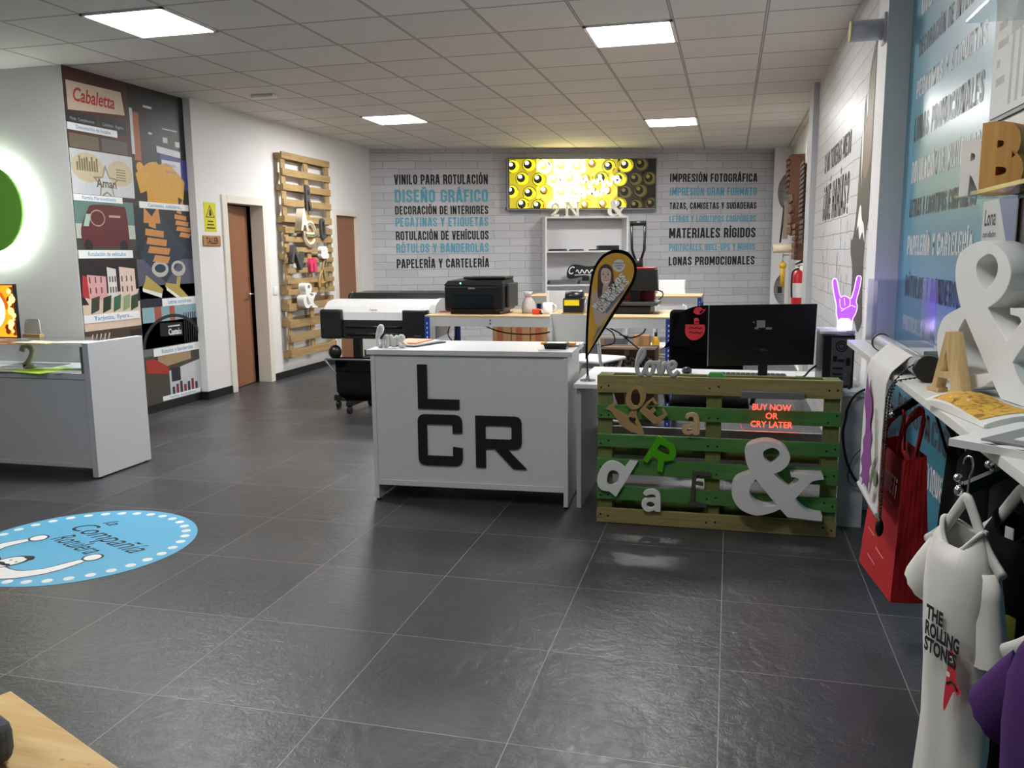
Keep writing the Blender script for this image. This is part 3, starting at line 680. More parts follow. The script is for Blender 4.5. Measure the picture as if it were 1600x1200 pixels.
pallet_on_wall(.235, .945, [(.79, .88), (.59, .688), (.421, .52), (.237, .334)], [(.80, .93), (.613, .709), (.24, .32)], 'lowest of the three slatted wooden pallets on the white wall, nearest the floor')
def wl_letter(s, y, z, h, wdt, d, m, label, bold=.03, rot=0, group='letters on the wall pallets'):
    fr = frame((-4.999, y, z), (0, 1, 0))
    q = MB().text(s, h, wdt, depth=d, bold=bold, M=fr, rot=rot)
    return tag(build('display_letter', q, m, None, (-4.999, y, z)), label, 'letter', group)
grey_mdf = mat('grey_letter', '4a4a4a', .7); cream = mat('cream_letter', 'd6cbb0', .7)
wl_letter('R', 9.455, 1.99, .28, .15, .03, grey_mdf, 'dark grey letter R near the top of the wall pallets')
q = wl_letter('A', 9.18, 1.75, .225, .19, .09, mat('pale_letter', 'e3dcc6', .7), 'thick cream letter A on the wall pallets, upper left', bold=.05)
q = MB(); fr = frame((-4.999, 9.53, 1.7), (0, 1, 0))
pe = [(x*1.3, y*1.05) for x, y in [(-.09, -.005), (.085, -.005), (.08, .07), (.02, .125), (-.06, .1), (-.1, .02), (-.09, -.07), (-.02, -.125), (.06, -.11), (.1, -.07)]]
q.tube([(x, y, .012) for x, y in pe], .03, 4, fr, flat=(0, 0, 1, .012), smooth=5)
q2 = build('display_letter', q, cream, None, (-4.999, 9.53, 1.7)); tag(q2, 'cream lower-case letter e with a grooved line on the wall pallets', 'letter', 'letters on the wall pallets')
build('groove', MB().tube([(x, y, .0262) for x, y in pe], .006, 4, fr, flat=(0, 0, 1, .001), smooth=5), mat('groove_brown', '8a7a58', .8), q2)
q = MB().shape([smooth_loop([(.0, .13), (.055, .1), (.06, 0), (.055, -.1), (0, -.13), (-.055, -.1), (-.062, 0), (-.05, .1)]), smooth_loop([(.0, .09), (.025, .07), (.03, 0), (.025, -.07), (0, -.09), (-.025, -.07), (-.03, 0), (-.02, .07)])], .03, frame((-4.999, 9.87, 1.77), (0, 1, .12)))
tag(build('display_letter', q, grey_mdf, None, (-4.999, 9.87, 1.77)), 'dark grey letter O on the wall pallets, upper right', 'letter', 'letters on the wall pallets')
wl_letter('a', 9.74, 1.415, .19, .21, .05, foam, 'white lower-case letter a on the right of the wall pallets', bold=.05)
wl_letter('N', 8.99, 1.37, .2, .27, .05, grey_mdf, 'tilted grey letter N on the left of the wall pallets', bold=.02, rot=-.35)
wl_letter('n', 9.47, 1.265, .19, .16, .04, mat('pink_letter', 'd63a62', .5), 'pink lower-case letter n on the wall pallets', bold=.07)
q = MB(); fr = frame((-4.999, 9.83, 1.03), (0, 1, 0))
q.tube([(-.1, 0, .012), (-.09, .12, .012), (-.03, .2, .012), (.03, .2, .012), (.07, .12, .012), (.09, 0, .012)], .022, 4, fr, flat=(0, 0, 1, .012), smooth=4).tube([(.0, .2, .012), (.02, .3, .012), (.08, .36, .012)], .012, 4, fr, flat=(0, 0, 1, .012), smooth=4).tube([(-.085, .07, .012), (.08, .07, .012)], .014, 4, fr, flat=(0, 0, 1, .012))
tag(build('display_letter', q, mdf, None, (-4.999, 9.83, 1.03)), 'thin brown arched letter on the lower right of the wall pallets', 'letter', 'letters on the wall pallets')
# the heavy serif ampersand, traced once and used at several sizes
_A = [(780, 430, 1), (1085, 428, 1), (1098, 470, 1), (1000, 492), (940, 550), (830, 690, 1), (885, 765), (960, 822), (1030, 846), (1098, 850, 1), (1095, 905, 1), (765, 885, 1), (690, 805, 1), (600, 852), (450, 888), (300, 830), (222, 720), (210, 600), (262, 510), (395, 448, 1), (342, 330), (332, 220), (385, 145), (540, 102), (695, 150), (765, 245), (748, 335), (690, 400), (615, 440, 1), (775, 592, 1), (865, 490, 1), (845, 470), (785, 462, 1)]
_H1 = [(585, 170), (515, 205), (505, 250), (535, 312), (590, 352, 1), (650, 295), (668, 232), (640, 185)]
_H2 = [(440, 505, 1), (392, 580), (384, 660), (430, 740), (540, 790), (660, 768, 1)]
def amp_loops(h):
    k = h / 800.0
    cv = lambda L: smooth_loop([((p[0] - 650) * k, (895 - p[1]) * k, *p[2:]) for p in L], 5)
    return [cv(_A), cv(_H1), cv(_H2)]
fr = frame((-4.999, 9.33, .81), (0, 1, 0))
tag(build('display_letter', MB().shape(amp_loops(.31), .09, fr), foam, None, (-4.999, 9.33, .81)), 'white foam ampersand low on the wall pallets', 'letter', 'letters on the wall pallets')
# ---- glass display cabinet at the left
t = thing('display_counter', 'white display counter with glazed top case at the left edge', 'counter', (-4.9, 4.8, 0))
lam2 = mat('white_laminate_cool', 'd9dadd', .4, noise=.015)
build('side_panel', MB().box(-4.02, -3.975, 4.54, 5.065, .012, .898, bev=.002), lam2, t)
build('side_panel', MB().box(-5.9, -5.87, 4.54, 5.065, .012, .898, bev=.002), lam2, t)
for y in (4.58, 5.03): build('foot', MB().cyl((-3.997, y, 0), (-3.997, y, .014), .018, n=10), black, t)
build('front_panel', MB().box(-5.87, -4.02, 4.555, 4.575, .085, .655), lam2, t)
build('bottom_rail', MB().box(-5.87, -4.02, 4.548, 4.59, .07, .095), lam2, t)
build('case_shelf', MB().box(-5.87, -4.02, 4.548, 5.06, .66, .697), lam2, t)
build('back_panel', MB().box(-5.87, -4.02, 5.045, 5.06, .085, .86), lam2, t)
build('case_post', MB().box(-4.046, -4.02, 4.548, 4.585, .697, .872), mat('edge_grey', '6f7275', .4), t)
build('glass_top', MB().box(-5.87, -4.02, 4.55, 5.06, .874, .882), clear('case_glass', 'fafcfb', .05), t)
build('glass_front', MB().box(-5.87, -4.046, 4.551, 4.556, .698, .873), clear('case_glass', 'fafcfb', .05), t)
def flat_item(name, cat, x, y, z, w_, d_, rz, m, label, th=.002, group=None):
    return tag(build(name, MB().box(-w_/2, w_/2, -d_/2, d_/2, 0, th, M=Matrix.Translation((x, y, z)) @ Matrix.Rotation(rz, 4, 'Z')), m, None, (x, y, z)), label, cat, group)
lime = mat('lime_card', 'b8e02a', .5, emit=0)
for a in [(-4.5, 4.62, .6, .16, .1, mat('print_silver', '9a9c98', .3), 'silver printed leaflet at the front of the glass case, left of the lime cards'), (-4.44, 4.61, .3, .2, -.2, lime, 'lime green card lying at the front of the glass case'),
          (-4.38, 4.74, .25, .1, .5, lime, 'lime green card behind the front one in the glass case'), (-4.22, 4.76, .22, .09, .15, mat('lime_card_pale', 'c4d843', .5), 'yellow-green card on the right in the glass case'),
          (-4.3, 4.84, .3, .14, -.3, mat('pale_blue_print', 'b8c6dc', .5), 'pale blue leaflet towards the back of the glass case'), (-4.15, 4.65, .28, .16, .5, mat('print_silver', '9a9c98', .3), 'grey leaflet at the right end of the glass case'),
          (-4.7, 4.86, .4, .2, .1, mat('slate_print', '5f6a74', .5), 'dark slate leaflet at the back left of the glass case')]:
    flat_item('leaflet', 'leaflet', a[0], a[1], .697 + random.uniform(.0005, .004), a[2], a[3], a[4], a[5], a[6], group='leaflets in the glass case')
q = MB().tube([(-.045, .115, 0), (-.03, .145, 0), (.01, .15, 0), (.038, .125, 0), (.03, .085, 0), (0, .045, 0), (-.035, .015, 0), (.05, .013, 0)], .014, 4, frame((-4.63, 4.73, .698), (1, 0, 0)), flat=(0, 0, 1, .012), smooth=4)
tag(build('display_numeral', q, mat('beige_numeral', 'b5a98c', .6), None, (-4.63, 4.73, .698)), 'beige numeral 2 standing inside the glass case', 'numeral')
for i, (x, y, w_, d_, rz, m, lb) in enumerate([(-4.22, 4.72, .3, .12, .2, paper, 'white leaflet on the glass top at its right end'), (-4.5, 4.68, .32, .14, -.1, cream, 'cream leaflet on the glass top in front of the rounded tag'), (-4.72, 4.72, .26, .12, .2, mat('dark_flyer', '3a3430', .5), 'dark flyer on the glass top beside the glowing portrait')]):
    flat_item('flyer', 'leaflet', x, y, .882, w_, d_, rz, m, lb, .003, 'leaflets on the glass top')
# glowing portrait lightbox
t = thing('portrait_lightbox', 'glowing orange portrait light panel on the display counter, cut by the left edge', 'light panel', (-5.1, 4.9, .882))
build('frame', MB().box(-5.34, -4.868, 4.9, 4.93, .882, 1.262), black, t)
FP = frame((-5.34, 4.8985, .882), (1, 0, 0)); k = .472
def E_(h, s): return mat('lit_' + h, h, .5, noise=.25, nscale=22, emit=s, ecol=h)
q = MB().use(E_('f08a1c', 1.6)).rect(.006, .008, .466, .372, FP, 0)
q.use(E_('8a3410', .5)); [q.disc(.36 + .1*math.sin(i*2.4), .3 - i*.028, .022, FP, .0006, 10) for i in range(11)]; q.rect(.44, .02, .466, .36, FP, .0007)
q.use(E_('ffd070', 2.2)); [q.disc(.44 + .02*math.sin(i*5), .05 + i*.028, .012 + .008*(i % 3), FP, .0009, 9) for i in range(11)]
q.use(E_('ffe6b8', 2.4)).shape([smooth_loop([(.2, .06), (.31, .07), (.375, .14), (.385, .22), (.35, .3), (.28, .34), (.18, .34), (.1, .24), (.12, .12)], 5)], 0, FP, (0, 0, .0012))
q.use(E_('b4561c', .7)).shape([smooth_loop([(.27, .225), (.32, .24), (.36, .235), (.32, .228)], 4)], 0, FP, (0, 0, .0018)).shape([smooth_loop([(.25, .265), (.3, .285), (.36, .29), (.3, .275)], 4)], 0, FP, (0, 0, .0018)).shape([smooth_loop([(.14, .235), (.18, .245), (.21, .225), (.17, .225)], 4)], 0, FP, (0, 0, .0018)).shape([smooth_loop([(.225, .16), (.25, .165), (.265, .155), (.245, .15)], 4)], 0, FP, (0, 0, .0018))
q.use(E_('e0402a', 1.0)).shape([smooth_loop([(.2, .115), (.24, .128), (.26, .122), (.3, .12), (.26, .1), (.22, .102)], 4)], 0, FP, (0, 0, .0018)).disc(.27, .02, .03, FP, .002, 14)
q.use(E_('c8661c', .9)).shape([smooth_loop([(.28, .35), (.36, .33), (.42, .24), (.4, .2), (.38, .26), (.33, .32)], 4)], 0, FP, (0, 0, .002))
build('lit_print', q, None, t)
t = thing('sample_tag', 'white rounded acrylic tag with a hole on a brown base, right of the glowing portrait', 'sample tag', (-4.81, 4.98, .882))
build('tag_plate', MB().shape([smooth_loop([(-.07, .02, 1), (-.066, .07), (-.055, .115), (-.03, .132), (.045, .132), (.062, .118), (.07, .02, 1)], 4), ring(-.04, .112, .007, .007, 12)], .006, frame((-4.81, 4.98, .882), (1, 0, 0))), mat('acrylic_white', 'd9d3cf', .3), t)
build('base', MB().box(-4.885, -4.735, 4.955, 5.0, .882, .906, bev=.002), mdf, t)
# ---- floor sticker
t = thing('floor_sticker', 'round blue floor sticker with white dots and script lettering', 'sticker', (-3.167, 3.444, 0))
ux = Vector((.915, -.403, 0)); FD = frame((-3.167, 3.444, 0), ux, (.403, .915, 0))
sky = mat('sticker_blue', '5fb4dc', .45, noise=.02)
build('disc', MB().cyl((-3.167, 3.444, .0), (-3.167, 3.444, .0015), .5637, n=96), sky, t)
q = MB().use(paper)
for k in range(36):
    a = 2*PI*k/36; q.disc(.507*math.cos(a), .507*math.sin(a), .024, FD, .002, 14)
q.use(ink).text('la', .07, .09, shear=.35, M=FD, at=(-.24, .235, .0022))
q.text('Compañía', .12, .65, shear=.35, M=FD, at=(-.29, .08, .0022)).text('Rotulera', .11, .385, shear=.35, M=FD, at=(-.195, -.06, .0022))
def grow(L, e):
    o = []; n = len(L)
    for i, p in enumerate(L):
        a, b = Vector(L[i-1]), Vector(L[(i+1) % n]); d = (b - a); nn = Vector((d.y, -d.x)).normalized()
        o.append((p[0] - nn.x*e, p[1] - nn.y*e))
    return o
def limb(P_, R_, z):
    L = [Vector(p) for p in P_]; lft, rgt = [], []
    for i, p in enumerate(L):
        d = (L[min(i+1, len(L)-1)] - L[max(i-1, 0)]).normalized(); nn = Vector((-d.y, d.x))
        lft.append(p + nn*R_[i]); rgt.append(p - nn*R_[i])
    for e, m_, dz in ((.007, ink, 0), (0, paper, .0003)):
        A_ = [v + (v - p).normalized()*e for v, p in zip(lft, L)]; B_ = [v + (v - p).normalized()*e for v, p in zip(rgt, L)]
        q.use(m_).shape([smooth_loop([(v.x, v.y) for v in A_ + B_[::-1]], 3)], 0, FD, (0, 0, z + dz))
limb([(-.08, -.40), (-.22, -.36), (-.29, -.26), (-.275, -.14)], [.05, .05, .036, .022], .0024)
limb([(.02, -.43), (.17, -.40), (.255, -.28), (.26, -.12)], [.05, .05, .036, .022], .0024)
for cx, cy in ((-.26, -.088), (.257, -.058)): q.use(ink).disc(cx, cy, .05, FD, .0030, 20).use(paper).disc(cx, cy, .04, FD, .0032, 20)
head = smooth_loop([(-.06, -.40), (-.075, -.33), (-.06, -.27), (-.02, -.24), (.03, -.245), (.055, -.29), (.05, -.36), (.02, -.42)], 4)
q.use(ink).shape([head], 0, FD, (0, 0, .0034)).use(paper).shape([[((x+.01)*.86-.01, (y+.33)*.86-.335) for x, y in head]], 0, FD, (0, 0, .0036))
q.use(ink).shape([smooth_loop([(-.06, -.36), (-.02, -.345), (.0, -.35), (.03, -.34), (.05, -.355), (.01, -.37), (-.02, -.37)], 3)], 0, FD, (0, 0, .0038)).shape([smooth_loop([(-.03, -.25), (.0, -.225), (.035, -.23), (.05, -.255), (.0, -.262)], 3)], 0, FD, (0, 0, .0038)).disc(-.025, -.315, .007, FD, .0038, 8).disc(.022, -.31, .007, FD, .0038, 8)
build('print', q, None, t)
# ---- pine pallet bench with a grey cushion, bottom left corner
t = thing('pine_bench', 'raw pine pallet bench corner at the bottom left edge', 'bench', (-1.6, 1.2, 0))
dx = Vector((.917, -.398, 0)); FBn = frame((-1.665, 1.55, 0), dx, (.398, .917, 0))
def plank(x0, x1, y0, y1, z0, z1, nm='plank'): build(nm, MB().box(x0, x1, y0, y1, z0, z1, M=FBn, bev=.003), fresh_pine, t)
plank(0, .9, -.14, 0, .378, .4, 'top_plank'); plank(0, .9, -.6, -.32, .378, .4, 'top_plank')
for x in (0, .4, .8): plank(x, x+.1, -.6, -.0, .3, .377, 'bearer')
for x in (0.01, .8):
    plank(x, x+.09, -.1, -.01, 0, .3, 'leg'); plank(x, x+.09, -.58, -.5, 0, .3, 'leg')
q = MB().box(-.1, .335, -.58, -.115, .401, .50, M=FBn, bev=.03, seg=4)
q = build('cushion', q, mat('grey_felt', '5c5e62', .95, noise=.35, nscale=150, bump=.6, bscale=300), None, (-1.75, 1.25, .4)); tag(q, 'dark grey felt cushion on the pine bench', 'cushion')
# ================================================================== MIDDLE: COUNTER AND WORKSHOP
# ---- white reception counter with the big letters
CRZ = math.atan2(.057, 1.14)
t = thing('reception_counter', 'white laminate counter with big black letters L, C, R on its front', 'counter', (-2.0, 4.487, 0), CRZ)
def lb(nm, *a, m=white, lab=None, bev=.0015): return build(nm, MB().box(*a, bev=bev), m, t, world=False, label=lab)
lb('top', -.02, 1.175, -.012, .53, .872, .9)
lb('side_panel', 0, .025, 0, .5, .014, .872); lb('side_panel', 1.125, 1.15, 0, .5, .014, .872)
lb('front_panel', .025, 1.125, .008, .026, .13, .872); lb('bottom_rail', .025, 1.125, .0, .045, .098, .13)
lb('inner_shelf', .025, 1.125, .06, .47, .45, .468); lb('back_panel', .025, 1.125, .472, .488, .02, .87); lb('bottom_panel', .025, 1.125, .05, .47, .1, .118)
for x in (.0125, 1.1375):
    for y in (.03, .47): build('foot', MB().cyl((x, y, 0), (x, y, .016), .014, n=10), black, t, world=False)
FK = frame((0, .008, 0), (1, 0, 0))
blk = mat('black_letter', '1b1918', .55, noise=.15, nscale=60)
def cl(nm, loops): build(nm, MB().shape(loops, .012, FK, (0, 0, .001), bev=.0015), blk, t, world=False)
cl('letter', [[(.281, .817), (.339, .817), (.339, .618), (.527, .618), (.527, .561), (.281, .561)]])
def rr(x0, y0, x1, y1, r, n=5):
    o = []
    for cx, cy, a0 in ((x1-r, y1-r, 0), (x0+r, y1-r, 90), (x0+r, y0+r, 180), (x1-r, y0+r, 270)):
        o += [(cx + r*math.cos(R(a0+90*k/n)), cy + r*math.sin(R(a0+90*k/n))) for k in range(n+1)]
    return o
cc = [(.541, .425), (.541, .49), (.535, .51), (.52, .524), (.5, .529), (.315, .529), (.295, .524), (.281, .51), (.276, .49), (.276, .268), (.281, .248), (.295, .234), (.315, .229), (.5, .229), (.52, .234), (.535, .248), (.541, .268), (.541, .335), (.484, .342), (.484, .286), (.331, .286), (.331, .472), (.484, .472), (.484, .42)]
cl('letter', [cc])
cl('letter', [[(.619, .529), (.85, .529), (.87, .524), (.882, .51), (.887, .49), (.887, .378), (.882, .358), (.87, .345), (.85, .34), (.803, .339), (.915, .226), (.838, .226), (.731, .339), (.677, .339), (.677, .228), (.619, .228)], [(.677, .474), (.82, .474), (.829, .465), (.829, .403), (.82, .395), (.677, .395)]])
LOVE = [(0.0, .55), (.1, .62), (.30, .85), (.36, 1.08), (.28, 1.18), (.15, 1.0), (.05, .6), (.05, .25), (.15, .08), (.30, .1), (.42, .3), (.55, .56), (.72, .6), (.8, .4), (.72, .14), (.55, .08), (.45, .25), (.5, .48), (.64, .6), (.85, .58), (.97, .6), (1.03, .4), (1.1, .1), (1.22, .25), (1.3, .58), (1.4, .52), (1.5, .38), (1.68, .4), (1.78, .52), (1.7, .63), (1.55, .58), (1.48, .35), (1.58, .12), (1.75, .08), (1.95, .25)]
def love(name, loc, rz, k, th, r, m, label, n=10, hs=1):
    fr = frame(loc, (math.cos(rz), math.sin(rz), 0))
    q = MB().tube([(x*k*.95, (y-.08)*k*hs + r*.9, th) for x, y in LOVE], r, n, fr, flat=(0, 0, 1, th), smooth=4)
    return tag(build(name, q, m, None, loc), label, 'word sign')
love('love_sign', (-1.995, 4.60, .9), CRZ, .095, .018, .0115, foam, 'puffy white foam word love standing on the counter top at its left end', hs=1.12)
# stationery on the counter
for i, (x, y, z, w_, d_, rz, m, lab) in enumerate([(-1.83, 4.80, .9, .21, .30, -.35, mat('slate_cover', '3f4a55', .4), 'dark-covered magazine at the bottom of the small stack on the counter'), (-1.835, 4.79, .909, .2, .29, -.25, paper, 'white magazine in the middle of the small stack on the counter'), (-1.85, 4.77, .917, .17, .24, -.1, mat('orange_cover', 'e08a4a', .4), 'orange magazine on top of the small stack on the counter')]):
    flat_item('magazine', 'magazine', x, y, z, w_, d_, rz, m, lab, .008, 'magazines on the counter')
t = thing('card_holder', 'small black card holder on the counter top at its right end', 'card holder', (-.94, 4.68, .9))
build('tray', MB().hexa([(-1.0, 4.64, .903), (-.885, 4.66, .903), (-.89, 4.73, .903), (-1.005, 4.71, .903)], [(-1.01, 4.63, .934), (-.875, 4.65, .934), (-.88, 4.74, .934), (-1.015, 4.72, .934)]), black, t)
build('card_stack', MB().box(-.995, -.89, 4.65, 4.715, .934, .937, bev=.001), paper, t)
flat_item('business_card', 'card', -.97, 4.60, .9, .12, .07, .3, mat('card_silver', 'b4b4b0', .35), 'silver-grey card lying in front of the black card holder', .003)
flat_item('notebook', 'notebook', -.94, 4.85, .9, .2, .12, .1, mat('notebook_white', 'dcdcd6', .5), 'white notebook behind the black card holder on the counter', .012)
flat_item('pencil_case', 'pencil case', -.955, 4.80, .912, .2, .05, -.05, mat('orange_case', 'e0963a', .5), 'flat orange pencil case lying on the white notebook', .012)
# ---- wide-format printer
t = thing('wide_format_printer', 'wide white and black plotter printer on a wheeled stand behind the counter', 'printer', (-3.05, 7.15, 0))
dark = mat('plotter_black', '17181a', .35)
x0, x1, yf = -3.6, -2.56, 7.0
prof = [(7.04, .845), (7.04, .93), (7.07, .98), (7.14, 1.02), (7.25, 1.035), (7.42, 1.03), (7.45, .95), (7.45, .75), (7.05, .75)]
build('body', MB().hexa([(x0+.02, y, z) for y, z in prof], [(x1+.04, y, z) for y, z in prof]), mat('plotter_white', 'e6e6e6', .3), t)
endp = [(7.02, .70), (7.02, .93), (7.06, 1.0), (7.15, 1.04), (7.3, 1.045), (7.46, .98), (7.47, .72)]
build('end_cap', MB().hexa([(x1+.01, y, z) for y, z in endp], [(x1+.06, y, z) for y, z in endp]), mat('plotter_grey', 'b9bbbd', .35), t)
build('side_block', MB().box(x0, -3.39, 6.99, 7.3, .69, .955, bev=.02, seg=3), dark, t); build('side_block', MB().box(-2.80, -2.565, 6.99, 7.3, .70, .955, bev=.012, seg=3), dark, t)
build('paper_slot', MB().box(-3.39, -2.8, 7.035, 7.3, .69, .86), black_matte, t)
build('guide_bar', MB().cyl((-3.36, 7.03, .80), (-2.82, 7.03, .80), .008).cyl((-3.36, 7.03, .735), (-2.82, 7.03, .735), .01), mat('dark_bar', '2c2d30', .25), t)
FPp = frame((0, 7.0385, 0), (1, 0, 0))
build('brand_lettering', MB().text('Canon', .018, .075, bold=.03, M=FPp, at=(-3.12, .945, .02)), mat('grey_print', '77777a', .5), t)
build('model_strip', MB().rect(-2.69, .725, -2.62, .731, frame((0, 6.9885, 0), (1, 0, 0)), .001), mat('grey_print', '77777a', .5), t)
build('roll_tray', MB().hexa([(-3.5, 7.42, 1.0), (-2.5, 7.42, 1.0), (-2.5, 7.62, 1.0), (-3.5, 7.62, 1.0)], [(-3.46, 7.46, 1.085), (-2.56, 7.46, 1.085), (-2.5, 7.6, 1.1), (-3.4, 7.6, 1.1)]), mat('smoke_plastic', '26282a', .12), t)
build('roll_end', MB().cyl((-2.5, 7.54, 1.03), (-2.46, 7.54, 1.03), .085, n=24).cyl((-3.54, 7.54, 1.03), (-3.5, 7.54, 1.03), .06, n=20), dark, t)
for x in (-3.34, -2.78):
    build('stand_leg', MB().box(x-.035, x+.035, 7.2, 7.26, .12, .69), dark, t)
    build('stand_foot', MB().box(x-.03, x+.03, 6.98, 7.5, .07, .12, bev=.01), dark, t)
    for y in (7.0, 7.47): build('caster', MB().cyl((x-.015, y, .035), (x+.015, y, .035), .035, n=16), black, t)
build('stand_foot', MB().box(-3.62, -3.4, 7.25, 7.31, .07, .13, bev=.01), dark, t); build('caster', MB().cyl((-3.6, 7.28, .033), (-3.57, 7.28, .033), .033, n=16), black, t)
build('cross_bar', MB().cyl((-3.5, 7.2, .11), (-2.7, 7.2, .11), .012), chrome, t)
q = MB(); q.grid(lambda u, v: (-3.56 + .88*u + .22*(1-u)*v, 7.0 + .42*abs(v-.45) , .50 - .40*math.sin(PI*min(1, v*.62)) + .30*max(0, v-.75)), 12, 12)
build('media_basket', q, black_cloth, t)
build('basket_frame', MB().tube([(-3.57, 7.0, .5), (-3.5, 7.15, .3), (-3.44, 7.2, .11)], .009).tube([(-3.57, 7.02, .5), (-2.7, 7.02, .5)], .009).tube([(-2.66, 7.0, .5), (-2.7, 7.2, .11)], .009), grey_metal, t)
build('basket_roller', MB().ball((-3.5, 7.08, .56), .06, sc=(1, 1, 1.1)), black, t)
# ---- workbenches of blue uprights
def bench(label, x0, x1, y0, y1, z, drop=.075):
    t = thing('workbench', label, 'table', ((x0+x1)/2, (y0+y1)/2, 0), 0, None)
    build('board', MB().box(x0, x1, y0, y1, z-.014, z, bev=.002), chip, t)
    g = mat('beam_grey', 'b9bbbb', .4)
    build('beam', MB().box(x0+.035, x1-.035, y0+.001, y0+.03, z-.014-drop, z-.0145), g, t); build('beam', MB().box(x0+.035, x1-.035, y1-.03, y1-.001, z-.014-drop, z-.0145), g, t)
    build('beam', MB().box(x0+.001, x0+.03, y0+.03, y1-.03, z-.014-drop, z-.0145), g, t); build('beam', MB().box(x1-.03, x1-.001, y0+.03, y1-.03, z-.014-drop, z-.0145), g, t)
    for i, x in enumerate((x0, x1)):
        for j, y in enumerate((y0, y1)):
            sx = 1 if i == 0 else -1; sy = 1 if j == 0 else -1
            q = MB().use(blue_steel); q.box(min(x-.003*sx, x+.042*sx), max(x-.003*sx, x+.042*sx), min(y-.003*sy, y+.0*sy), max(y-.003*sy, y+.0*sy), 0, z-.016); q.box(min(x-.003*sx, x), max(x-.003*sx, x), min(y, y+.042*sy), max(y, y+.042*sy), 0, z-.016)
            q.use(mat('slot_pale', 'c9d2e8', .5))
            zz_ = .04
            while zz_ < z - .05:
                q.box(min(x+.014*sx, x+.024*sx), max(x+.014*sx, x+.024*sx), y-.0042 if j == 0 else y+.003, y-.003 if j == 0 else y+.0042, zz_, zz_+.016); zz_ += .038
            build('upright', q, None, t)
    build('lower_shelf', MB().box(x0+.02, x1-.02, y0+.02, y1-.02, .42, .435), mat('shelf_grey', '9d9fa1', .6), t)
    for u in (.28, .72):
        for dz in (.025, .05): build('bolt', MB().cyl((x0+(x1-x0)*u, y0-.003, z-.014-dz), (x0+(x1-x0)*u, y0+.002, z-.014-dz), .007, n=8), mat('bolt_dark', '4a4a4c', .4), t)
    return t
bench('front workbench with chipboard top and blue uprights, carrying the black desktop printer', -2.40, -.42, 6.49, 7.30, .95)
bench('rear workbench with chipboard top and blue uprights, in front of the shelf unit', -2.30, -.30, 9.62, 10.25, .95)
# ---- desktop printer
t = thing('desktop_printer', 'black desktop inkjet printer on the front workbench', 'printer', (-1.97, 6.8, .95))
build('case', MB().box(-2.265, -1.76, 6.59, 6.98, .975, 1.19, bev=.02, seg=3).box(-2.22, -1.80, 6.62, 6.95, .951, .98), black, t)
build('top_panel', MB().hexa([(-2.265, 6.585, 1.185), (-1.765, 6.585, 1.185), (-1.765, 6.97, 1.19), (-2.265, 6.97, 1.19)], [(-2.24, 6.62, 1.222), (-1.78, 6.62, 1.222), (-1.78, 6.97, 1.232), (-2.24, 6.97, 1.232)]), mat('printer_top', '1a1b1d', .25), t)
build('lid', MB().box(-2.14, -1.78, 6.72, 7.0, 1.231, 1.252, bev=.006), black, t)
build('side_vent', MB().box(-1.76, -1.735, 6.66, 6.98, 1.0, 1.2, bev=.01), mat('printer_side', '242527', .5), t)
build('output_tray', MB().hexa([(-2.17, 6.585, 1.02), (-1.86, 6.585, 1.02), (-1.86, 6.6, 1.02), (-2.17, 6.6, 1.02)], [(-2.18, 6.572, 1.10), (-1.85, 6.572, 1.10), (-1.85, 6.6, 1.12), (-2.18, 6.6, 1.12)]), mat('printer_tray', '0b0b0c', .2), t)
build('cassette', MB().box(-2.2, -1.83, 6.578, 6.6, .985, 1.012, bev=.004), mat('printer_tray', '0b0b0c', .2), t)
FQ = frame((0, 6.589, 0), (1, 0, 0))
build('brand_lettering', MB().text('EPSON', .014, .055, bold=.03, M=FQ, at=(-2.055, 1.155, .001)), mat('print_silver', '9a9c98', .3), t)
build('power_light', MB().cyl((-2.125, 6.6, 1.2), (-2.125, 6.595, 1.205), .006, n=10), mat('blue_led', '6fb4ff', .4, noise=0, emit=5), t)
build('keypad', MB().shape([ring(-2.06+.045*k, 1.2, .007, .004, 10) for k in range(6)], .001, frame((0, 6.598, 0), (1, 0, 0), (0, .6, 1))), mat('grey_print', '77777a', .5), t)
# ---- small things on the front bench
q = MB()
rs = []
for i, (z, rx, ry) in enumerate([(.951, .055, .04), (.99, .06, .045), (1.04, .05, .035), (1.075, .03, .02), (1.09, .018, .014), (1.105, .03, .022), (1.125, .035, .02)]):
    rs.append([(-1.60 + rx*(1 + .12*math.sin(5*a + i))*math.cos(a), 6.78 + ry*(1 + .12*math.cos(4*a + i))*math.sin(a), z + .006*math.sin(3*a)) for a in [2*PI*k/20 for k in range(20)]])
t = thing('plastic_bag', 'crumpled clear plastic bag tied with a pink ribbon, right of the black printer', 'bag', (-1.6, 6.78, .95))
build('bag_body', q.rings(rs), mat('milky_plastic', 'c9c6c2', .25, noise=.2, nscale=60, bump=.6, bscale=60, alpha=.85), t)
build('ribbon', MB().tube([(-1.6 + .022*math.cos(2*PI*k/14), 6.78 + .018*math.sin(2*PI*k/14), 1.09) for k in range(15)], .005), mat('pink_ribbon', 'e06a78', .5), t)
q = MB().lathe([(.0, .952), (.04, .952), (.042, .96), (.042, 1.04), (.038, 1.04), (.037, .965), (0, .962)], Matrix.Translation((-1.43, 6.75, 0)))
t = thing('mug', 'white mug on the front workbench beside the orange tape measure', 'mug', (-1.43, 6.75, .95)); build('cup', q, mat('ceramic_white', 'eceae6', .25), t)
build('cup_handle', MB().tube([(-1.388, 6.74, 1.025), (-1.365, 6.735, 1.02), (-1.358, 6.73, 1.0), (-1.368, 6.735, .975), (-1.39, 6.74, .968)], .006, smooth=3), mat('ceramic_white', 'eceae6', .25), t)
t = thing('tape_measure', 'orange-red tape measure on the front workbench between bag and mug', 'tape measure', (-1.51, 6.66, .95))
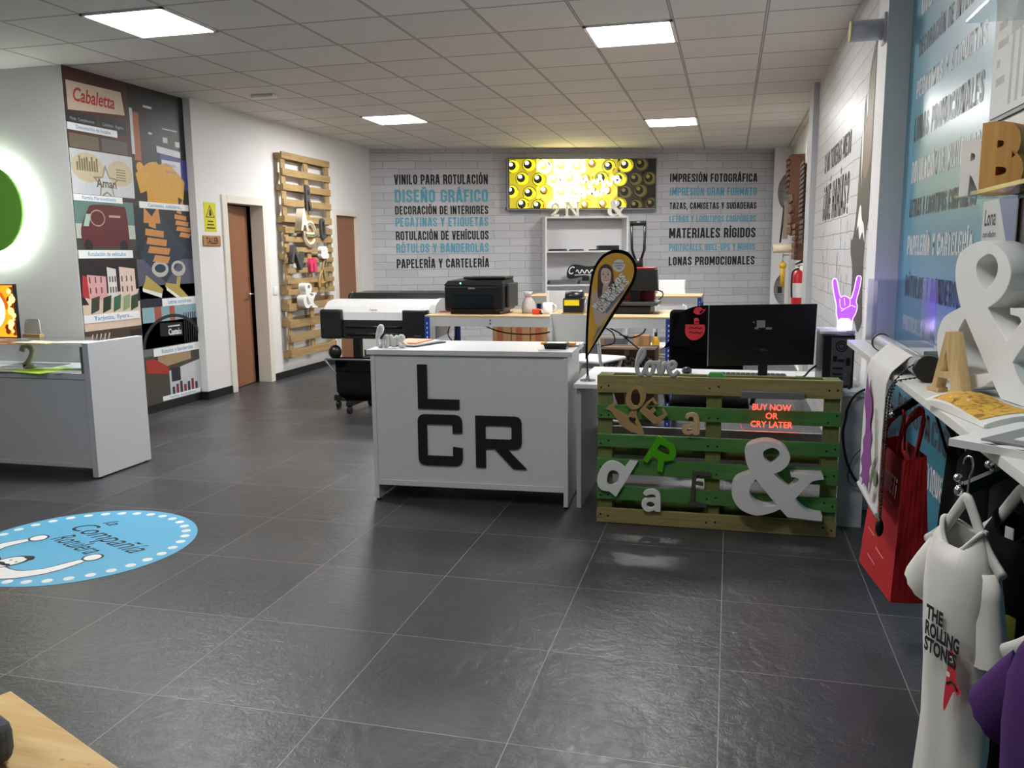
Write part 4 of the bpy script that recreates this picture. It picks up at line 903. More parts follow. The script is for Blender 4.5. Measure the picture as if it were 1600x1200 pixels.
build('case', MB().box(-1.54, -1.475, 6.64, 6.68, .951, .995, bev=.008, seg=3), mat('orange_plastic', 'e2461f', .35), t); build('hook', MB().box(-1.475, -1.455, 6.652, 6.668, .953, .965), black, t)
build('grip', MB().box(-1.478, -1.468, 6.638, 6.682, .955, .985, bev=.003), black, t)
t = thing('label_printer', 'small black label printer with a yellow front panel beside the mug', 'printer', (-1.22, 6.78, .95))
build('body', MB().box(-1.3, -1.135, 6.71, 6.86, .951, 1.08, bev=.012), black, t); build('front_label', MB().box(-1.285, -1.165, 6.7, 6.71, 1.02, 1.065), mat('label_yellow', 'e6d21a', .4), t)
build('roll_cover', MB().cyl((-1.29, 6.8, 1.085), (-1.145, 6.8, 1.085), .045, n=18), black, t)
build('base_plate', MB().box(-1.305, -1.13, 6.69, 6.87, .950, .962), mat('brass_plate', 'a08a5a', .4, .6), t)
build('side_arm', MB().tube([(-1.125, 6.72, .97), (-1.118, 6.73, 1.05), (-1.122, 6.8, 1.08)], .007), grey_metal, t)
flat_item('swatch_card', 'card', -1.36, 6.64, .95, .06, .09, .2, paper, 'small white card lying between the mug and the label printer', .01)
flat_item('folded_cloth', 'cloth', -2.33, 6.9, .95, .12, .2, .1, mat('dusty_pink', 'b06a72', .9), 'folded pinkish cloth on the front workbench at its left end', .012)
# ---- heat press
t = thing('heat_press', 'black and dark red heat press with a tall lever on the front workbench', 'heat press', (-.74, 6.95, .95))
build('base', MB().box(-.89, -.60, 6.75, 7.15, .951, 1.015, bev=.01), black, t)
build('lower_plate', MB().box(-.93, -.545, 6.72, 7.12, 1.02, 1.045, bev=.005), mat('press_plate', '3a3b3d', .35), t)
build('column', MB().box(-.80, -.68, 7.02, 7.14, 1.04, 1.32, bev=.01).box(-.78, -.7, 6.9, 6.96, 1.045, 1.16), black, t)
build('red_housing', MB().box(-.9, -.59, 6.98, 7.1, 1.05, 1.14, bev=.01), mat('press_red', '8e1a26', .4), t); build('red_cover', MB().box(-.84, -.58, 6.82, 7.1, 1.302, 1.318, bev=.004), mat('press_red', '8e1a26', .4), t)
build('upper_head', MB().hexa([(-.85, 6.80, 1.135), (-.555, 6.80, 1.135), (-.56, 7.0, 1.135), (-.84, 7.0, 1.135)], [(-.84, 6.78, 1.30), (-.565, 6.78, 1.30), (-.57, 7.0, 1.30), (-.83, 7.0, 1.30)]), black_matte, t)
q = MB().tube([(-.76, 7.05, 1.38), (-.785, 7.04, 1.46), (-.79, 7.02, 1.66)], .011).tube([(-.71, 7.05, 1.38), (-.685, 7.04, 1.46), (-.68, 7.02, 1.66)], .011)
build('lever', q, mat('lever_black', '1c1c1e', .3), t); build('lever_grip', MB().cyl((-.80, 7.02, 1.67), (-.67, 7.02, 1.67), .02, n=16), black, t)
build('pressure_knob', MB().cyl((-.735, 7.05, 1.3), (-.735, 7.05, 1.39), .04, n=18), black, t)
build('cable_loop', MB().tube([(-.57, 7.0, 1.13), (-.53, 6.95, 1.12), (-.52, 6.92, 1.09), (-.55, 6.9, 1.06)], .006, smooth=4), black, t)
# ---- seats
wp = mat('white_seat_plastic', 'e4e4e2', .4); wsteel = mat('white_tube', 'dededc', .35, .1)
def high_chair(label, loc, rz, seat_z, back_z0, back_z1, wd=.38):
    t = thing('folding_chair', label, 'chair', loc, rz)
    X, Y_, Z_ = loc
    def b_(nm, mb, m): return build(nm, mb, m, t, world=False)
    b_('seat', MB().box(-wd/2, wd/2, -.19, .19, seat_z-.025, seat_z, bev=.012, seg=3), wp)
    q = MB(); q.grid(lambda u, v: (-wd/2 + wd*u, -.25 - .03*math.sin(PI*u) - .03*v, back_z0 + (back_z1-back_z0)*v), 10, 4); q.grid(lambda u, v: (wd/2 - wd*u, -.232 - .03*math.sin(PI*u) - .03*v, back_z0 + (back_z1-back_z0)*v), 10, 4)
    q.box(-wd/2-.004, -wd/2+.02, -.285, -.235, back_z0, back_z1, bev=.006).box(wd/2-.02, wd/2+.004, -.285, -.235, back_z0, back_z1, bev=.006)
    b_('backrest', q, wp)
    for s in (-1, 1):
        b_('leg', MB().tube([(s*(wd/2-.012), -.26, back_z1-.02), (s*(wd/2-.012), -.2, seat_z), (s*(wd/2-.0), .24, .012)], .013), wsteel)
        b_('leg', MB().tube([(s*(wd/2-.03), .16, seat_z-.03), (s*(wd/2-.02), -.3, .012)], .013), wsteel)
    b_('stretcher', MB().cyl((-wd/2+.02, .2, .16), (wd/2-.02, .2, .16), .009).cyl((-wd/2+.02, -.26, .14), (wd/2-.02, -.26, .14), .009), wsteel)
    return t
high_chair('white high folding chair at the front workbench, its back towards the counter', (-.98, 6.20, 0), R(-20), .67, .80, 1.005)
high_chair('white folding chair behind the front workbench, left of the shop flag', (-1.5, 7.9, 0), R(8), .6, .9, 1.1, .32)
high_chair('white plastic chair behind the rear workbench near the heat press', (-.72, 10.62, 0), R(178), .6, .88, 1.09, .34)
high_chair('white chair between the two workbenches, only its top edge showing right of the heat press', (-.58, 8.3, 0), R(10), .55, .78, .94, .3)
# ---- cartons and clutter below and behind the benches
kraft = mat('kraft_board', 'ab8358', .8, noise=.1)
def carton(label, x0, x1, y0, y1, z0, z1, m=kraft, marks=True, cat='box', name='cardboard_box', rz=0):
    t = thing(name, label, cat, ((x0+x1)/2, (y0+y1)/2, z0), rz)
    build('box_body', MB().box(x0, x1, y0, y1, z0, z1, bev=.003), m, t)
    build('tape', MB().box(x0-.0008, x1+.0008, (y0+y1)/2-.025, (y0+y1)/2+.025, z1, z1+.001).box((x0+x1)/2-.02, (x0+x1)/2+.02, y0-.001, y0, z0+.01, z1), mat('packing_tape', '94724c', .35), t)
    if marks:
        q = MB().rect(x0+.05, z0+.1, x0+.11, z1-.03, frame((0, y0-.0012, 0), (1, 0, 0))).rect(x1-.11, z0+.05, x1-.03, z0+.12, frame((0, y0-.0012, 0), (1, 0, 0)))
        build('printed_mark', q, mat('box_red', 'a2583c', .7), t)
    return t
for i, (a, b) in enumerate(((-2.45, -2.25), (-2.24, -2.04))): carton(('left', 'middle')[i] + ' brown carton with red print standing under the benches, behind the counter', a, b, 8.7, 9.1, 0, .82)
carton('right brown carton with red print standing under the benches, behind the counter', -2.03, -1.8, 8.7, 9.1, 0, .82)
carton('white carton with a red band on the floor behind the counter', -1.98, -1.62, 8.2, 8.55, 0, .50, paper)
t = carton('brown carton with a dark lid under the front workbench, right side', -1.1, -.61, 7.35, 7.75, .0, .60, mat('brown_box_lid', '5d4632', .8), False)
q = MB(); cols = [mat('box_ink_a', '23252a', .7), mat('box_ink_b', 'b08a64', .7), mat('box_ink_c', '70737c', .7)]
q.use(mat('box_pattern_ground', '2a2c30', .7)).rect(-1.09, .36, -.62, .545, frame((0, 7.3485, 0), (1, 0, 0)))
for k in range(90):
    x, z, a = random.uniform(-1.08, -.64), random.uniform(.37, .53), random.uniform(0, PI)
    l_, w_ = random.uniform(.008, .025), random.uniform(.004, .009); c_, s_ = math.cos(a), math.sin(a)
    q.use(cols[1 + k % 2]).poly([(x+c_*u*l_-s_*v*w_, z+s_*u*l_+c_*v*w_) for u, v in ((-1, -1), (1, -1), (1, 1), (-1, 1))], frame((0, 7.348, 0), (1, 0, 0)), .0002*(k % 5))
build('printed_pattern', q, None, t)
carton('small open brown carton behind the front workbench, next to the yellow bottle', -.85, -.70, 7.78, 7.93, 0, .68, kraft, False)
t = thing('spray_bottle', 'yellow bottle with a black cap beside the small brown carton', 'bottle', (-.648, 7.86, .0))
build('bottle_body', MB().lathe([(.03, .45), (.035, .46), (.035, .62), (.02, .66), (.012, .67)], Matrix.Translation((-.648, 7.86, 0))), mat('bottle_yellow', 'd6a81a', .4), t); build('cap', MB().cyl((-.648, 7.86, .67), (-.648, 7.86, .71), .014, n=12), black, t)
build('stand', MB().cyl((-.648, 7.86, 0), (-.648, 7.86, .45), .04, n=14), grey_paint, t)
carton('grey plastic storage crate behind the chairs under the benches', -1.42, -1.0, 8.3, 8.7, .0, .60, mat('crate_grey', '5d5f66', .6), False, 'crate', 'storage_crate')
def cable(label, pts, r=.006, m=black, group=None):
    return tag(build('cable', MB().tube(pts, r, 6, smooth=6), m, None, pts[0]), label, 'cable', group)
cable('black cable sagging below the front workbench edge', [(-2.05, 6.9, .85), (-1.9, 6.9, .79), (-1.72, 6.9, .765), (-1.5, 6.9, .775), (-1.33, 6.9, .83)])
cable('black cable loop hanging below the heat press', [(-.98, 6.75, .85), (-.9, 6.75, .8), (-.89, 6.75, .72), (-1.0, 6.75, .69)])
cable('long black cable slanting down below the heat press', [(-.96, 6.72, .86), (-.84, 6.72, .80), (-.74, 6.72, .72), (-.62, 6.74, .62)])
cable('black cable curve below the right end of the front workbench', [(-.84, 6.73, .79), (-.75, 6.73, .765), (-.66, 6.73, .80), (-.63, 6.73, .86)])
cable('black plotter cable hanging beside the left blue upright', [(-2.33, 6.95, .85), (-2.36, 6.95, .75), (-2.3, 6.93, .68), (-2.24, 6.93, .62)])
cable('black cable bundle at the left blue upright above the counter', [(-2.27, 6.95, .85), (-2.29, 6.95, .72), (-2.33, 6.95, .65), (-2.25, 6.95, .6)], .01)
# ---- white shelf unit against the brick paper
SH = BF(); 
shelf = thing('shelf_unit', 'tall white open shelf unit against the printed brick wall', 'shelf', tuple(on_back(3.12, .2)), BRZ)
def bb(nm, s0, s1, o0, o1, z0, z1, m=white, parent=shelf):
    return build(nm, MB().box(s0, s1, -o1, -o0, z0, z1, M=empty_matrix(BA, BRZ)), m, parent)
bb('side_panel', 2.53, 2.555, .01, .36, 0, 1.94); bb('side_panel', 3.735, 3.76, .01, .36, 0, 1.94)
bb('back_panel', 2.555, 3.735, .01, .016, .05, 1.92); bb('top_panel', 2.53, 3.76, .01, .36, 1.94, 1.962)
for z in (.1, .5, .98, 1.47): bb('shelf_board', 2.555, 3.735, .016, .355, z-.022, z)
def folded(label, s, o, z, w_, d_, h, m, group='dark folded clothes on the white shelf unit'):
    q = MB()
    M_ = Matrix.Translation(on_back(s, o, z)) @ Matrix.Rotation(BRZ, 4, 'Z')
    for k in range(2): q.box(-w_/2 + .01*k, w_/2 - .012*k, -d_/2, d_/2, h/2*k, h/2*(k+1)-.001, M=M_, bev=h/6)
    return tag(build('folded_garment', q, m, None, tuple(on_back(s, o, z))), label, 'clothes', group)
dg = mat('dark_grey_cloth', '33343a', .95, noise=.4, nscale=60)
folded('flat dark folded clothes on the upper shelf board, left', 2.74, .18, 1.47, .26, .22, .03, dg); folded('flat dark folded clothes on the upper shelf board, in its middle', 3.02, .18, 1.47, .2, .2, .025, dg)
folded('flat grey folded clothes on the second shelf board, left', 2.8, .18, .98, .42, .24, .06, mat('mid_grey_cloth', '6c6d72', .95, noise=.4, nscale=60)); folded('flat grey folded clothes on the second shelf board, in its middle', 3.2, .18, .98, .3, .24, .05, mat('mid_grey_cloth', '6c6d72', .95, noise=.4, nscale=60))
t = thing('router_box', 'flat black device on the upper shelf board, right end', 'device', tuple(on_back(3.48, .2, 1.47)), BRZ)
build('body', MB().box(3.33, 3.64, -.3, -.12, 1.471, 1.545, M=empty_matrix(BA, BRZ), bev=.01), black, t); build('front_strip', MB().box(3.2, 3.34, -.3, -.2, 1.471, 1.49, M=empty_matrix(BA, BRZ)), black, t)
t = thing('script_sign', 'black cut-out script sign with white lettering on the second shelf board', 'sign', tuple(on_back(3.12, .22, .98)), BRZ)
FSs = BF(.25)
q = MB().shape([smooth_loop([(2.86, 1.13), (2.9, 1.24), (3.0, 1.27), (3.2, 1.24), (3.42, 1.27), (3.44, 1.18), (3.36, 1.12), (3.2, 1.11), (3.05, 1.08), (2.9, 1.06)], 4)], .012, FSs)
build('cutout', q, black, t); build('lettering', MB().text('C', .11, .09, shear=.35, bold=.01, M=FSs, at=(2.89, 1.13, .0128)).tube([(3.0 + .022*i, 1.165 + .028*math.sin(i*1.9), .0128) for i in range(19)], .008, 4, FSs, flat=(0, 0, 1, .0004), smooth=4).tube([(2.98, 1.115, .0128), (3.3, 1.12, .0128)], .005, 4, FSs, flat=(0, 0, 1, .0004)), paper, t)
build('stand', MB().box(3.1, 3.2, -.26, -.2, .981, 1.1, M=empty_matrix(BA, BRZ)), black, t)
fr = BF(.18)
def top_letter(label, mb, s, m=foam): return tag(build('display_letter', mb, m, None, tuple(on_back(s, .18, 1.962))), label, 'letter', 'white letters on top of the shelf unit')
top_letter('white numeral 2 on top of the shelf unit', MB().tube([(2.66, 2.08, .02), (2.67, 2.13, .02), (2.71, 2.15, .02), (2.745, 2.12, .02), (2.73, 2.06, .02), (2.67, 2.0, .02), (2.655, 1.98, .02), (2.76, 1.98, .02)], .018, 4, fr, flat=(0, 0, 1, .02), smooth=3), 2.7)
q = MB()
q.box(2.86, 2.89, 1.964, 2.18, 0, .04, M=fr).box(3.02, 3.05, 1.964, 2.18, 0, .04, M=fr).box(2.835, 2.915, 1.963, 1.98, 0, .04, M=fr).box(3.0, 3.085, 2.165, 2.182, 0, .04, M=fr).box(2.835, 2.9, 2.165, 2.182, 0, .04, M=fr)
q.hexa([(2.86, 2.18, 0), (2.905, 2.18, 0), (3.05, 1.964, 0), (3.01, 1.964, 0)], [(2.86, 2.18, .04), (2.905, 2.18, .04), (3.05, 1.964, .04), (3.01, 1.964, .04)], fr)
top_letter('white serif letter N on top of the shelf unit', q, 2.95)
fr2 = fr @ Matrix.Translation((3.62, 1.963, 0)); top_letter('white ampersand on top of the shelf unit at its right end', MB().shape(amp_loops(.25), .04, fr2), 3.62)
# ---- lit bottle picture
t = thing('bottle_lightbox', 'glowing yellow light box picturing rows of bottles, high on the printed brick wall', 'light box', tuple(on_back(3.1, .1, 2.44)), BRZ)
build('housing', MB().box(2.0, 4.235, -.15, -.002, 2.07, 2.82, M=empty_matrix(BA, BRZ)), mat('lightbox_frame', '8c8d90', .4, .4), t)
FX = BF(.1515)
def lit(nm, col, s): return mat(nm, col, .4, noise=.2, nscale=9, emit=s, ecol=col)
q = MB()
q.use(mat('bottle_print_dark', '17140e', .25)).rect(2.02, 2.085, 4.215, 2.805, FX, 0)
random.seed(3)
def clipd(pts): return [(min(4.2, max(2.035, x)), min(2.795, max(2.095, z))) for x, z in pts]
def arc(x, z, r0, r1, a0, a1, n=12): return [(x + r1*math.cos(a0 + (a1-a0)*k/n), z + r1*math.sin(a0 + (a1-a0)*k/n)) for k in range(n+1)] + [(x + r0*math.cos(a1 - (a1-a0)*k/n), z + r0*math.sin(a1 - (a1-a0)*k/n)) for k in range(n+1)]
inkd = mat('bottle_print_dark', '17140e', .25)
glow = [lit('bottle_glow_0', '2b2410', .05), lit('bottle_glow_1', 'b9a81c', .7), lit('bottle_glow_2', 'f4e23a', 2.2), lit('bottle_glow_3', 'fff08c', 3.0)]
rimm = [lit('bottle_rim_0', '6d6220', .16), lit('bottle_rim_1', 'd6d01e', 1.3), lit('bottle_rim_2', 'f2e62a', 2.4), lit('bottle_rim_3', 'fff6b0', 4.5)]
core = [inkd, lit('bottle_core_1', '30260c', .06), lit('bottle_core_2', 'a8861a', .8), lit('bottle_core_3', 'ffe860', 2.6)]
tip = [lit('bottle_tip_0', '8a7a34', .2), lit('bottle_tip_1', 'fff4c0', 2.6), lit('bottle_tip_2', 'fffbe0', 4.0), lit('bottle_tip_3', 'ffffff', 6.5)]
def level_at(x):
    u = (x - 2.04)/2.16
    return 1 if u < .2 else 2 if u < .27 else 3 if u < .5 else 2 if u < .66 else 1 if u < .76 else 0
for k in range(54):
    x0_ = 2.035 + k*.0401; q.use(glow[level_at(x0_ + random.uniform(-.09, .09))]).poly([(x0_, 2.095), (x0_ + .0401, 2.095), (x0_ + .0401, 2.795), (x0_, 2.795)] if x0_ < 3.98 else [(x0_, 2.1), (x0_ + .01, 2.1), (x0_ + .01, 2.2), (x0_, 2.2)], FX, .0003)
for r_ in range(4):
    for c_ in range(10):
        x = 2.08 + c_*.24 - (.10 if r_ % 2 else 0) + random.uniform(-.02, .02); z = 2.705 - r_*.19 + random.uniform(-.018, .018)
        if x > 4.18 or x < 2.02: continue
        lv = level_at(x + random.uniform(-.12, .12)); a = random.uniform(-.6, .6); zz_ = .0006 + .00003*c_
        q.use(glow[lv]).poly(clipd([(x + .118*math.cos(2*PI*k/22), z + .105*math.sin(2*PI*k/22)) for k in range(22)]), FX, zz_)
        q.use(rimm[lv]).poly(clipd([(x + .095*math.cos(2*PI*k/22), z + .088*math.sin(2*PI*k/22)) for k in range(22)]), FX, zz_ + .0004)
        q.use(inkd if lv < 3 else rimm[2]).shape([clipd(arc(x, z, .088, .098, a + .5, a + 3.9))], 0, FX, (0, 0, zz_ + .0008))
        q.use(core[lv]).poly(clipd([(x - .018 + .062*math.cos(2*PI*k/18), z + .008 + .062*math.sin(2*PI*k/18)) for k in range(18)]), FX, zz_ + .0012)
        q.use(inkd if lv < 3 else rimm[2]).shape([clipd(arc(x - .018, z + .008, .04, .05, a + 3.4, a + 5.8))], 0, FX, (0, 0, zz_ + .0016))
        q.use(tip[lv]).poly(clipd([(x - .03 + .03*math.cos(2*PI*k/14), z + .028 + .028*math.sin(2*PI*k/14)) for k in range(14)]), FX, zz_ + .002)
        if lv and random.random() < .3: q.use(lit('bottle_red', 'b8401a', .5)).shape([clipd(arc(x, z, .07, .09, a - .4, a + .3, 4))], 0, FX, (0, 0, zz_ + .0021))
q.use(lit('sign_white', 'ffffff', 4.5))
for z_, x0_, x1_ in ((2.47, 3.05, 3.68), (2.32, 3.0, 3.5)): q.tube([(x0_ + (x1_-x0_)*i/18, z_ + .055*math.sin(i*2.2) + .03*math.sin(i*.9), .003) for i in range(19)], .014, 4, FX, flat=(0, 0, 1, .0004), smooth=4)
build('lit_print', q, None, t)
build('power_lead', MB().tube([on_back(2.0, .01, 2.12), on_back(1.985, .01, 2.1), on_back(1.99, .01, 2.07)], .006), black, t)
# ================================================================== RIGHT OF THE COUNTER: DESK, PALLET, SIGNS
t = thing('desk', 'low white desk between the counter and the right wall, behind the green pallet', 'desk', (0, 4.9, 0))
build('desk_top', MB().box(-.822, .70, 4.56, 5.30, .695, .72, bev=.002), white, t)
build('side_panel', MB().box(-.812, -.787, 4.60, 5.26, 0, .694), mat('desk_panel_grey', 'c6c7c9', .45), t)
build('end_panel', MB().box(.575, .70, 4.572, 4.592, 0, .694).box(.68, .70, 4.592, 5.26, 0, .694), mat('desk_panel_grey', 'c6c7c9', .45), t)
build('low_rail', MB().box(-.786, .574, 5.2, 5.215, .06, .36), mat('desk_panel_grey', 'c6c7c9', .45), t)
# monitor
t = thing('monitor', 'black computer monitor seen from behind on the desk', 'monitor', (.18, 4.86, .72))
build('screen_shell', MB().hexa([(-.105, 4.84, .80), (.455, 4.84, .82), (.455, 4.875, .82), (-.105, 4.875, .80)], [(-.108, 4.84, 1.141), (.462, 4.84, 1.151), (.462, 4.875, 1.151), (-.108, 4.875, 1.141)]), mat('monitor_black', '0e0f12', .3), t)
build('edge_strip', MB().box(-.112, -.106, 4.838, 4.878, .80, 1.141), grey_metal, t)
build('stand_neck', MB().box(.165, .215, 4.83, 4.85, .735, .9, bev=.005), black, t); build('stand_base', MB().shape([rr(-.13, -.09, .13, .09, .05)], .012, Matrix.Translation((.19, 4.86, .7201))), black, t)
FMo = frame((0, 4.839, 0), (1, 0, 0)); q = MB()
for x, z, a, b in ((.15, 1.02, .045, .04), (.2, 1.01, .03, .012), (.14, 1.01, .02, .012), (.13, 1.045, .008, .008)): q.rect(x, z, x+a, z+b, FMo)
build('rating_label', q, mat('label_grey', '8b8f93', .6), t)
build('port_marks', MB().rect(.14, .9, .16, .904, FMo).rect(.17, .9, .2, .904, FMo), mat('label_dark', '45474a', .6), t)
t = thing('keyboard', 'black keyboard on the desk under the monitor', 'keyboard', (.12, 4.98, .72))
build('key_base', MB().box(-.07, .33, 4.93, 5.06, .7205, .735, bev=.004), black, t)
q = MB()
for r_ in range(4):
    for c_ in range(14): q.box(-.06 + c_*.0275, -.037 + c_*.0275, 4.94 + r_*.029, 4.964 + r_*.029, .735, .739)
build('keys', q, black_matte, t)
t = thing('mouse', 'black computer mouse on the desk behind the grey word love', 'mouse', (-.235, 5.1, .72))
build('mouse_shell', MB().ball((-.235, 5.1, .735), .05, sc=(.6, 1, .45)), black, t); build('mouse_buttons', MB().ball((-.235, 5.07, .745), .03, sc=(.7, .7, .55)), mat('mouse_grey', '3a3b3e', .3), t)
# PC tower and glowing hand
t = thing('computer_tower', 'black computer tower standing at the right end of the desk', 'computer', (.56, 4.85, .72))
build('case', MB().box(.485, .64, 4.68, 5.05, .721, 1.0, bev=.004), mat('tower_black', '151518', .35), t)
FPc = frame((0, 4.6795, 0), (1, 0, 0))
build('rear_plate', MB().rect(.525, .735, .63, .985, FPc), mat('tower_rear', '6b6d70', .4, .6), t)
build('fan_grille', MB().shape([ring(.575, .94, .03, .03), ring(.575, .94, .024, .024)], .002, FPc).shape([ring(.575, .94, .018, .018), ring(.575, .94, .012, .012)], .002, FPc), black, t)
q = MB()
for x, z, a, b in ((.535, .86, .02, .03), (.56, .86, .03, .012), (.535, .82, .05, .01), (.535, .79, .05, .008), (.535, .77, .05, .008), (.6, .84, .02, .04)): q.box(x, x+a, 4.675, 4.6795, z, z+b)
build('ports', q, black, t)
build('top_box', MB().box(.47, .60, 4.70, 4.95, 1.001, 1.018, bev=.004), mat('white_gloss', 'dcdce4', .25), t, label='flat white box lying on the tower')
t = thing('hand_lamp', 'glowing violet acrylic hand lamp making the horns gesture on the computer tower', 'lamp', (.59, 4.74, 1.0))
vb = mat('lamp_violet_body', '9a5cff', .3, noise=.2, nscale=60, emit=2.2, ecol='7a3cff'); ve = mat('lamp_violet_edge', 'd9a8ff', .3, noise=0, emit=3.6, ecol='c88cff'); vw = mat('lamp_white_base', 'ffffff', .3, noise=0, emit=12, ecol='d8b0ff')
build('base', MB().box(.545, .645, 4.71, 4.77, 1.001, 1.022, bev=.006), mat('lamp_base_white', 'cfc8de', .4), t)
FH = frame((.592, 4.744, 1.02), (1, 0, 0))
hand = [(-.034, 0, 1), (-.034, .05), (-.042, .09), (-.044, .13), (-.06, .2), (-.068, .255), (-.06, .268), (-.05, .258), (-.038, .205), (-.026, .172), (-.012, .178), (.004, .174), (.018, .166), (.03, .172), (.042, .225), (.05, .275), (.06, .282), (.068, .272), (.062, .215), (.05, .155), (.056, .125), (.05, .09), (.036, .055), (.034, 0, 1)]
hl = smooth_loop(hand, 4); inner = grow(hl, .0035)
q = MB().use(vb).shape([hl], .006, FH); build('hand_plate', q, None, t)
build('edge_line', MB().shape([hl, inner], .0075, FH, (0, 0, -.0007)), ve, t)
build('lit_foot', MB().shape([[(-.032, .002), (.032, .002), (.032, .045), (.02, .06), (-.02, .062), (-.033, .05)]], .0085, FH, (0, 0, -.0012)), vw, t)
q = MB()
for L in ([(-.03, .165), (-.025, .12), (-.005, .11)], [(-.008, .17), (-.004, .13)], [(.02, .165), (.02, .13), (.0, .115), (-.02, .1)], [(.05, .12), (.03, .13), (.01, .12)]): q.tube([(x, y, .0065) for x, y in L], .0016, 4, FH, smooth=4)
build('engraving', q, ve, t)
# ---- green pallet in front of the desk
t = thing('green_pallet', 'green-stained wooden pallet standing on edge in front of the desk', 'pallet', (-.06, 4.43, 0))
gw = wood('green_stained_wood', '3c7a35', '578544', 'X', .7); ow = wood('olive_wood', '7c8246', '64713c', 'Z', .75); nw = wood('weathered_pine', 'a89862', '80764a', 'X', .75)
nails = mat('nail_dark', '1c1a17', .5, .4)
yA = 4.365
def nail(parent, zc):
    for x in (-.64, -.60, -.085, -.04, .49, .53):
        dz = random.uniform(-.02, .02); build('nail_head', MB().cyl((x, yA-.0012, zc + dz), (x, yA+.002, zc + dz), .0055, n=8), nails, parent)
for z0, z1, m in ((.71, .802, nw), (.572, .645, gw), (.418, .488, gw), (.272, .356, gw), (.132, .206, gw), (.002, .082, nw)):
    e = random.uniform(-.002, .002)
    s_ = build('face_board', MB().box(-.663 + e, .552 + e, yA, yA+.022, z0, z1, bev=.003), m, t, label='unpainted weathered board' if m is nw else None); nail(s_, (z0+z1)/2)
for x in (-.66, -.10, .47): build('stringer', MB().box(x, x+.078, yA+.0225, yA+.044, .004, .80, bev=.002), ow, t)
for x in (-.66, -.10, .47):
    for z0, z1 in ((.004, .1), (.35, .45), (.70, .80)): build('block', MB().box(x, x+.078, yA+.0445, yA+.122, z0, z1, bev=.003), ow, t)
for z0, z1 in ((.004, .1), (.35, .45), (.70, .80)): build('back_board', MB().box(-.66, .548, yA+.1225, yA+.144, z0, z1, bev=.003), ow, t)
love('love_sign', (-.458, 4.372, .801), .0, .1175, .009, .0125, mat('stone_grey', 'bdbebb', .7), 'grey cut-out word love standing on top of the green pallet', n=8, hs=1)
q = MB().hexa([(-.1, 4.38, .8025), (-.01, 4.38, .8025), (-.01, 4.44, .8025), (-.1, 4.44, .8025)], [(-.085, 4.39, .825), (-.03, 4.39, .825), (-.03, 4.43, .825), (-.085, 4.43, .825)])
tag(build('sponge', q, mat('green_sponge', '4f9a4a', .9, noise=.3, nscale=200), None, (-.055, 4.41, .8025)), 'small green sponge block on top of the green pallet', 'sponge')
FG = frame((0, yA, 0), (1, 0, 0))
def on_pallet(label, loops, d, m, c, bev=.001, name='display_letter', gap=.0005): return tag(build(name, MB().shape(loops, d, FG, (0, 0, gap), bev=bev), m, None, (c[0], yA, c[1])), label, 'letter', 'letters on the green pallet')
th_, fx = .012, mdf
# brown word with V, ring letter and E cut as one board
t = thing('word_cutout', 'tilted brown cut-out of joined letters V, O and E on the green pallet', 'sign', (-.45, yA, .6))
vq = lambda L: [(-.701 + .000461*p[0], .955 - .000454*p[1], *p[2:]) for p in L]
vloop = vq([(180, 725), (275, 655), (300, 690), (285, 705), (440, 800), (478, 745), (470, 700), (545, 700), (540, 790), (610, 950), (630, 1000), (590, 1028), (535, 995), (480, 988), (350, 905), (322, 845), (240, 745), (205, 735)])
heart = vq([(448, 828), (462, 812), (480, 810), (498, 826), (515, 814), (530, 820), (533, 842), (520, 865), (555, 915), (500, 890), (460, 858)])
build('letter', MB().shape([vloop, heart], .012, FG, (0, 0, .0005)), mdf, t)
ringo = [(-.457 + .052*math.cos(a) + .01*math.sin(a), .692 + .062*math.sin(a)) for a in [2*PI*k/28 for k in range(28)]]; ringi = [(-.457 + .024*math.cos(a), .692 + .044*math.sin(a)) for a in [2*PI*k/24 for k in range(24)]]
build('letter', MB().shape([ringo, ringi], .012, FG, (0, 0, .0135)), mdf, t)
eloop = [(-.435, .625), (-.357, .556), (-.33, .572), (-.292, .61), (-.313, .643), (-.322, .638), (-.31, .612), (-.345, .592), (-.37, .612), (-.352, .628), (-.362, .645), (-.385, .625), (-.405, .645), (-.372, .682), (-.352, .66), (-.34, .664), (-.366, .697), (-.40, .672)]
build('letter', MB().shape([eloop], .012, FG, (0, 0, .0265)), mdf, t)
# small letters
aout = [(-.217, .53), (-.205, .512), (-.18, .508), (-.165, .516, 1), (-.15, .506), (-.128, .514, 1), (-.13, .58), (-.14, .612), (-.165, .623), (-.195, .615), (-.203, .598, 1), (-.19, .588, 1), (-.178, .602), (-.162, .597), (-.16, .573, 1), (-.2, .562), (-.216, .548)]
ain = smooth_loop([(-.192, .53), (-.18, .526), (-.162, .536), (-.162, .556), (-.18, .55)], 3)
on_pallet('small pale wooden letter a on the green pallet, right of the brown word board', [smooth_loop(aout, 3), ain], .03, lightwood, (-.17, .56))
on_pallet('bright green tilted letter R in the middle of the green pallet', [smooth_loop([(-.338, .493, 1), (-.265, .452), (-.247, .428), (-.246, .392), (-.265, .366), (-.304, .358, 1), (-.312, .298, 1), (-.341, .306, 1), (-.338, .366, 1), (-.366, .384, 1), (-.392, .344, 1), (-.417, .36, 1)], 3), smooth_loop([(-.326, .449, 1), (-.29, .43), (-.279, .412), (-.29, .394), (-.345, .42, 1)], 3)], .02, mat('lime_acrylic', '4fae16', .3), (-.33, .39))
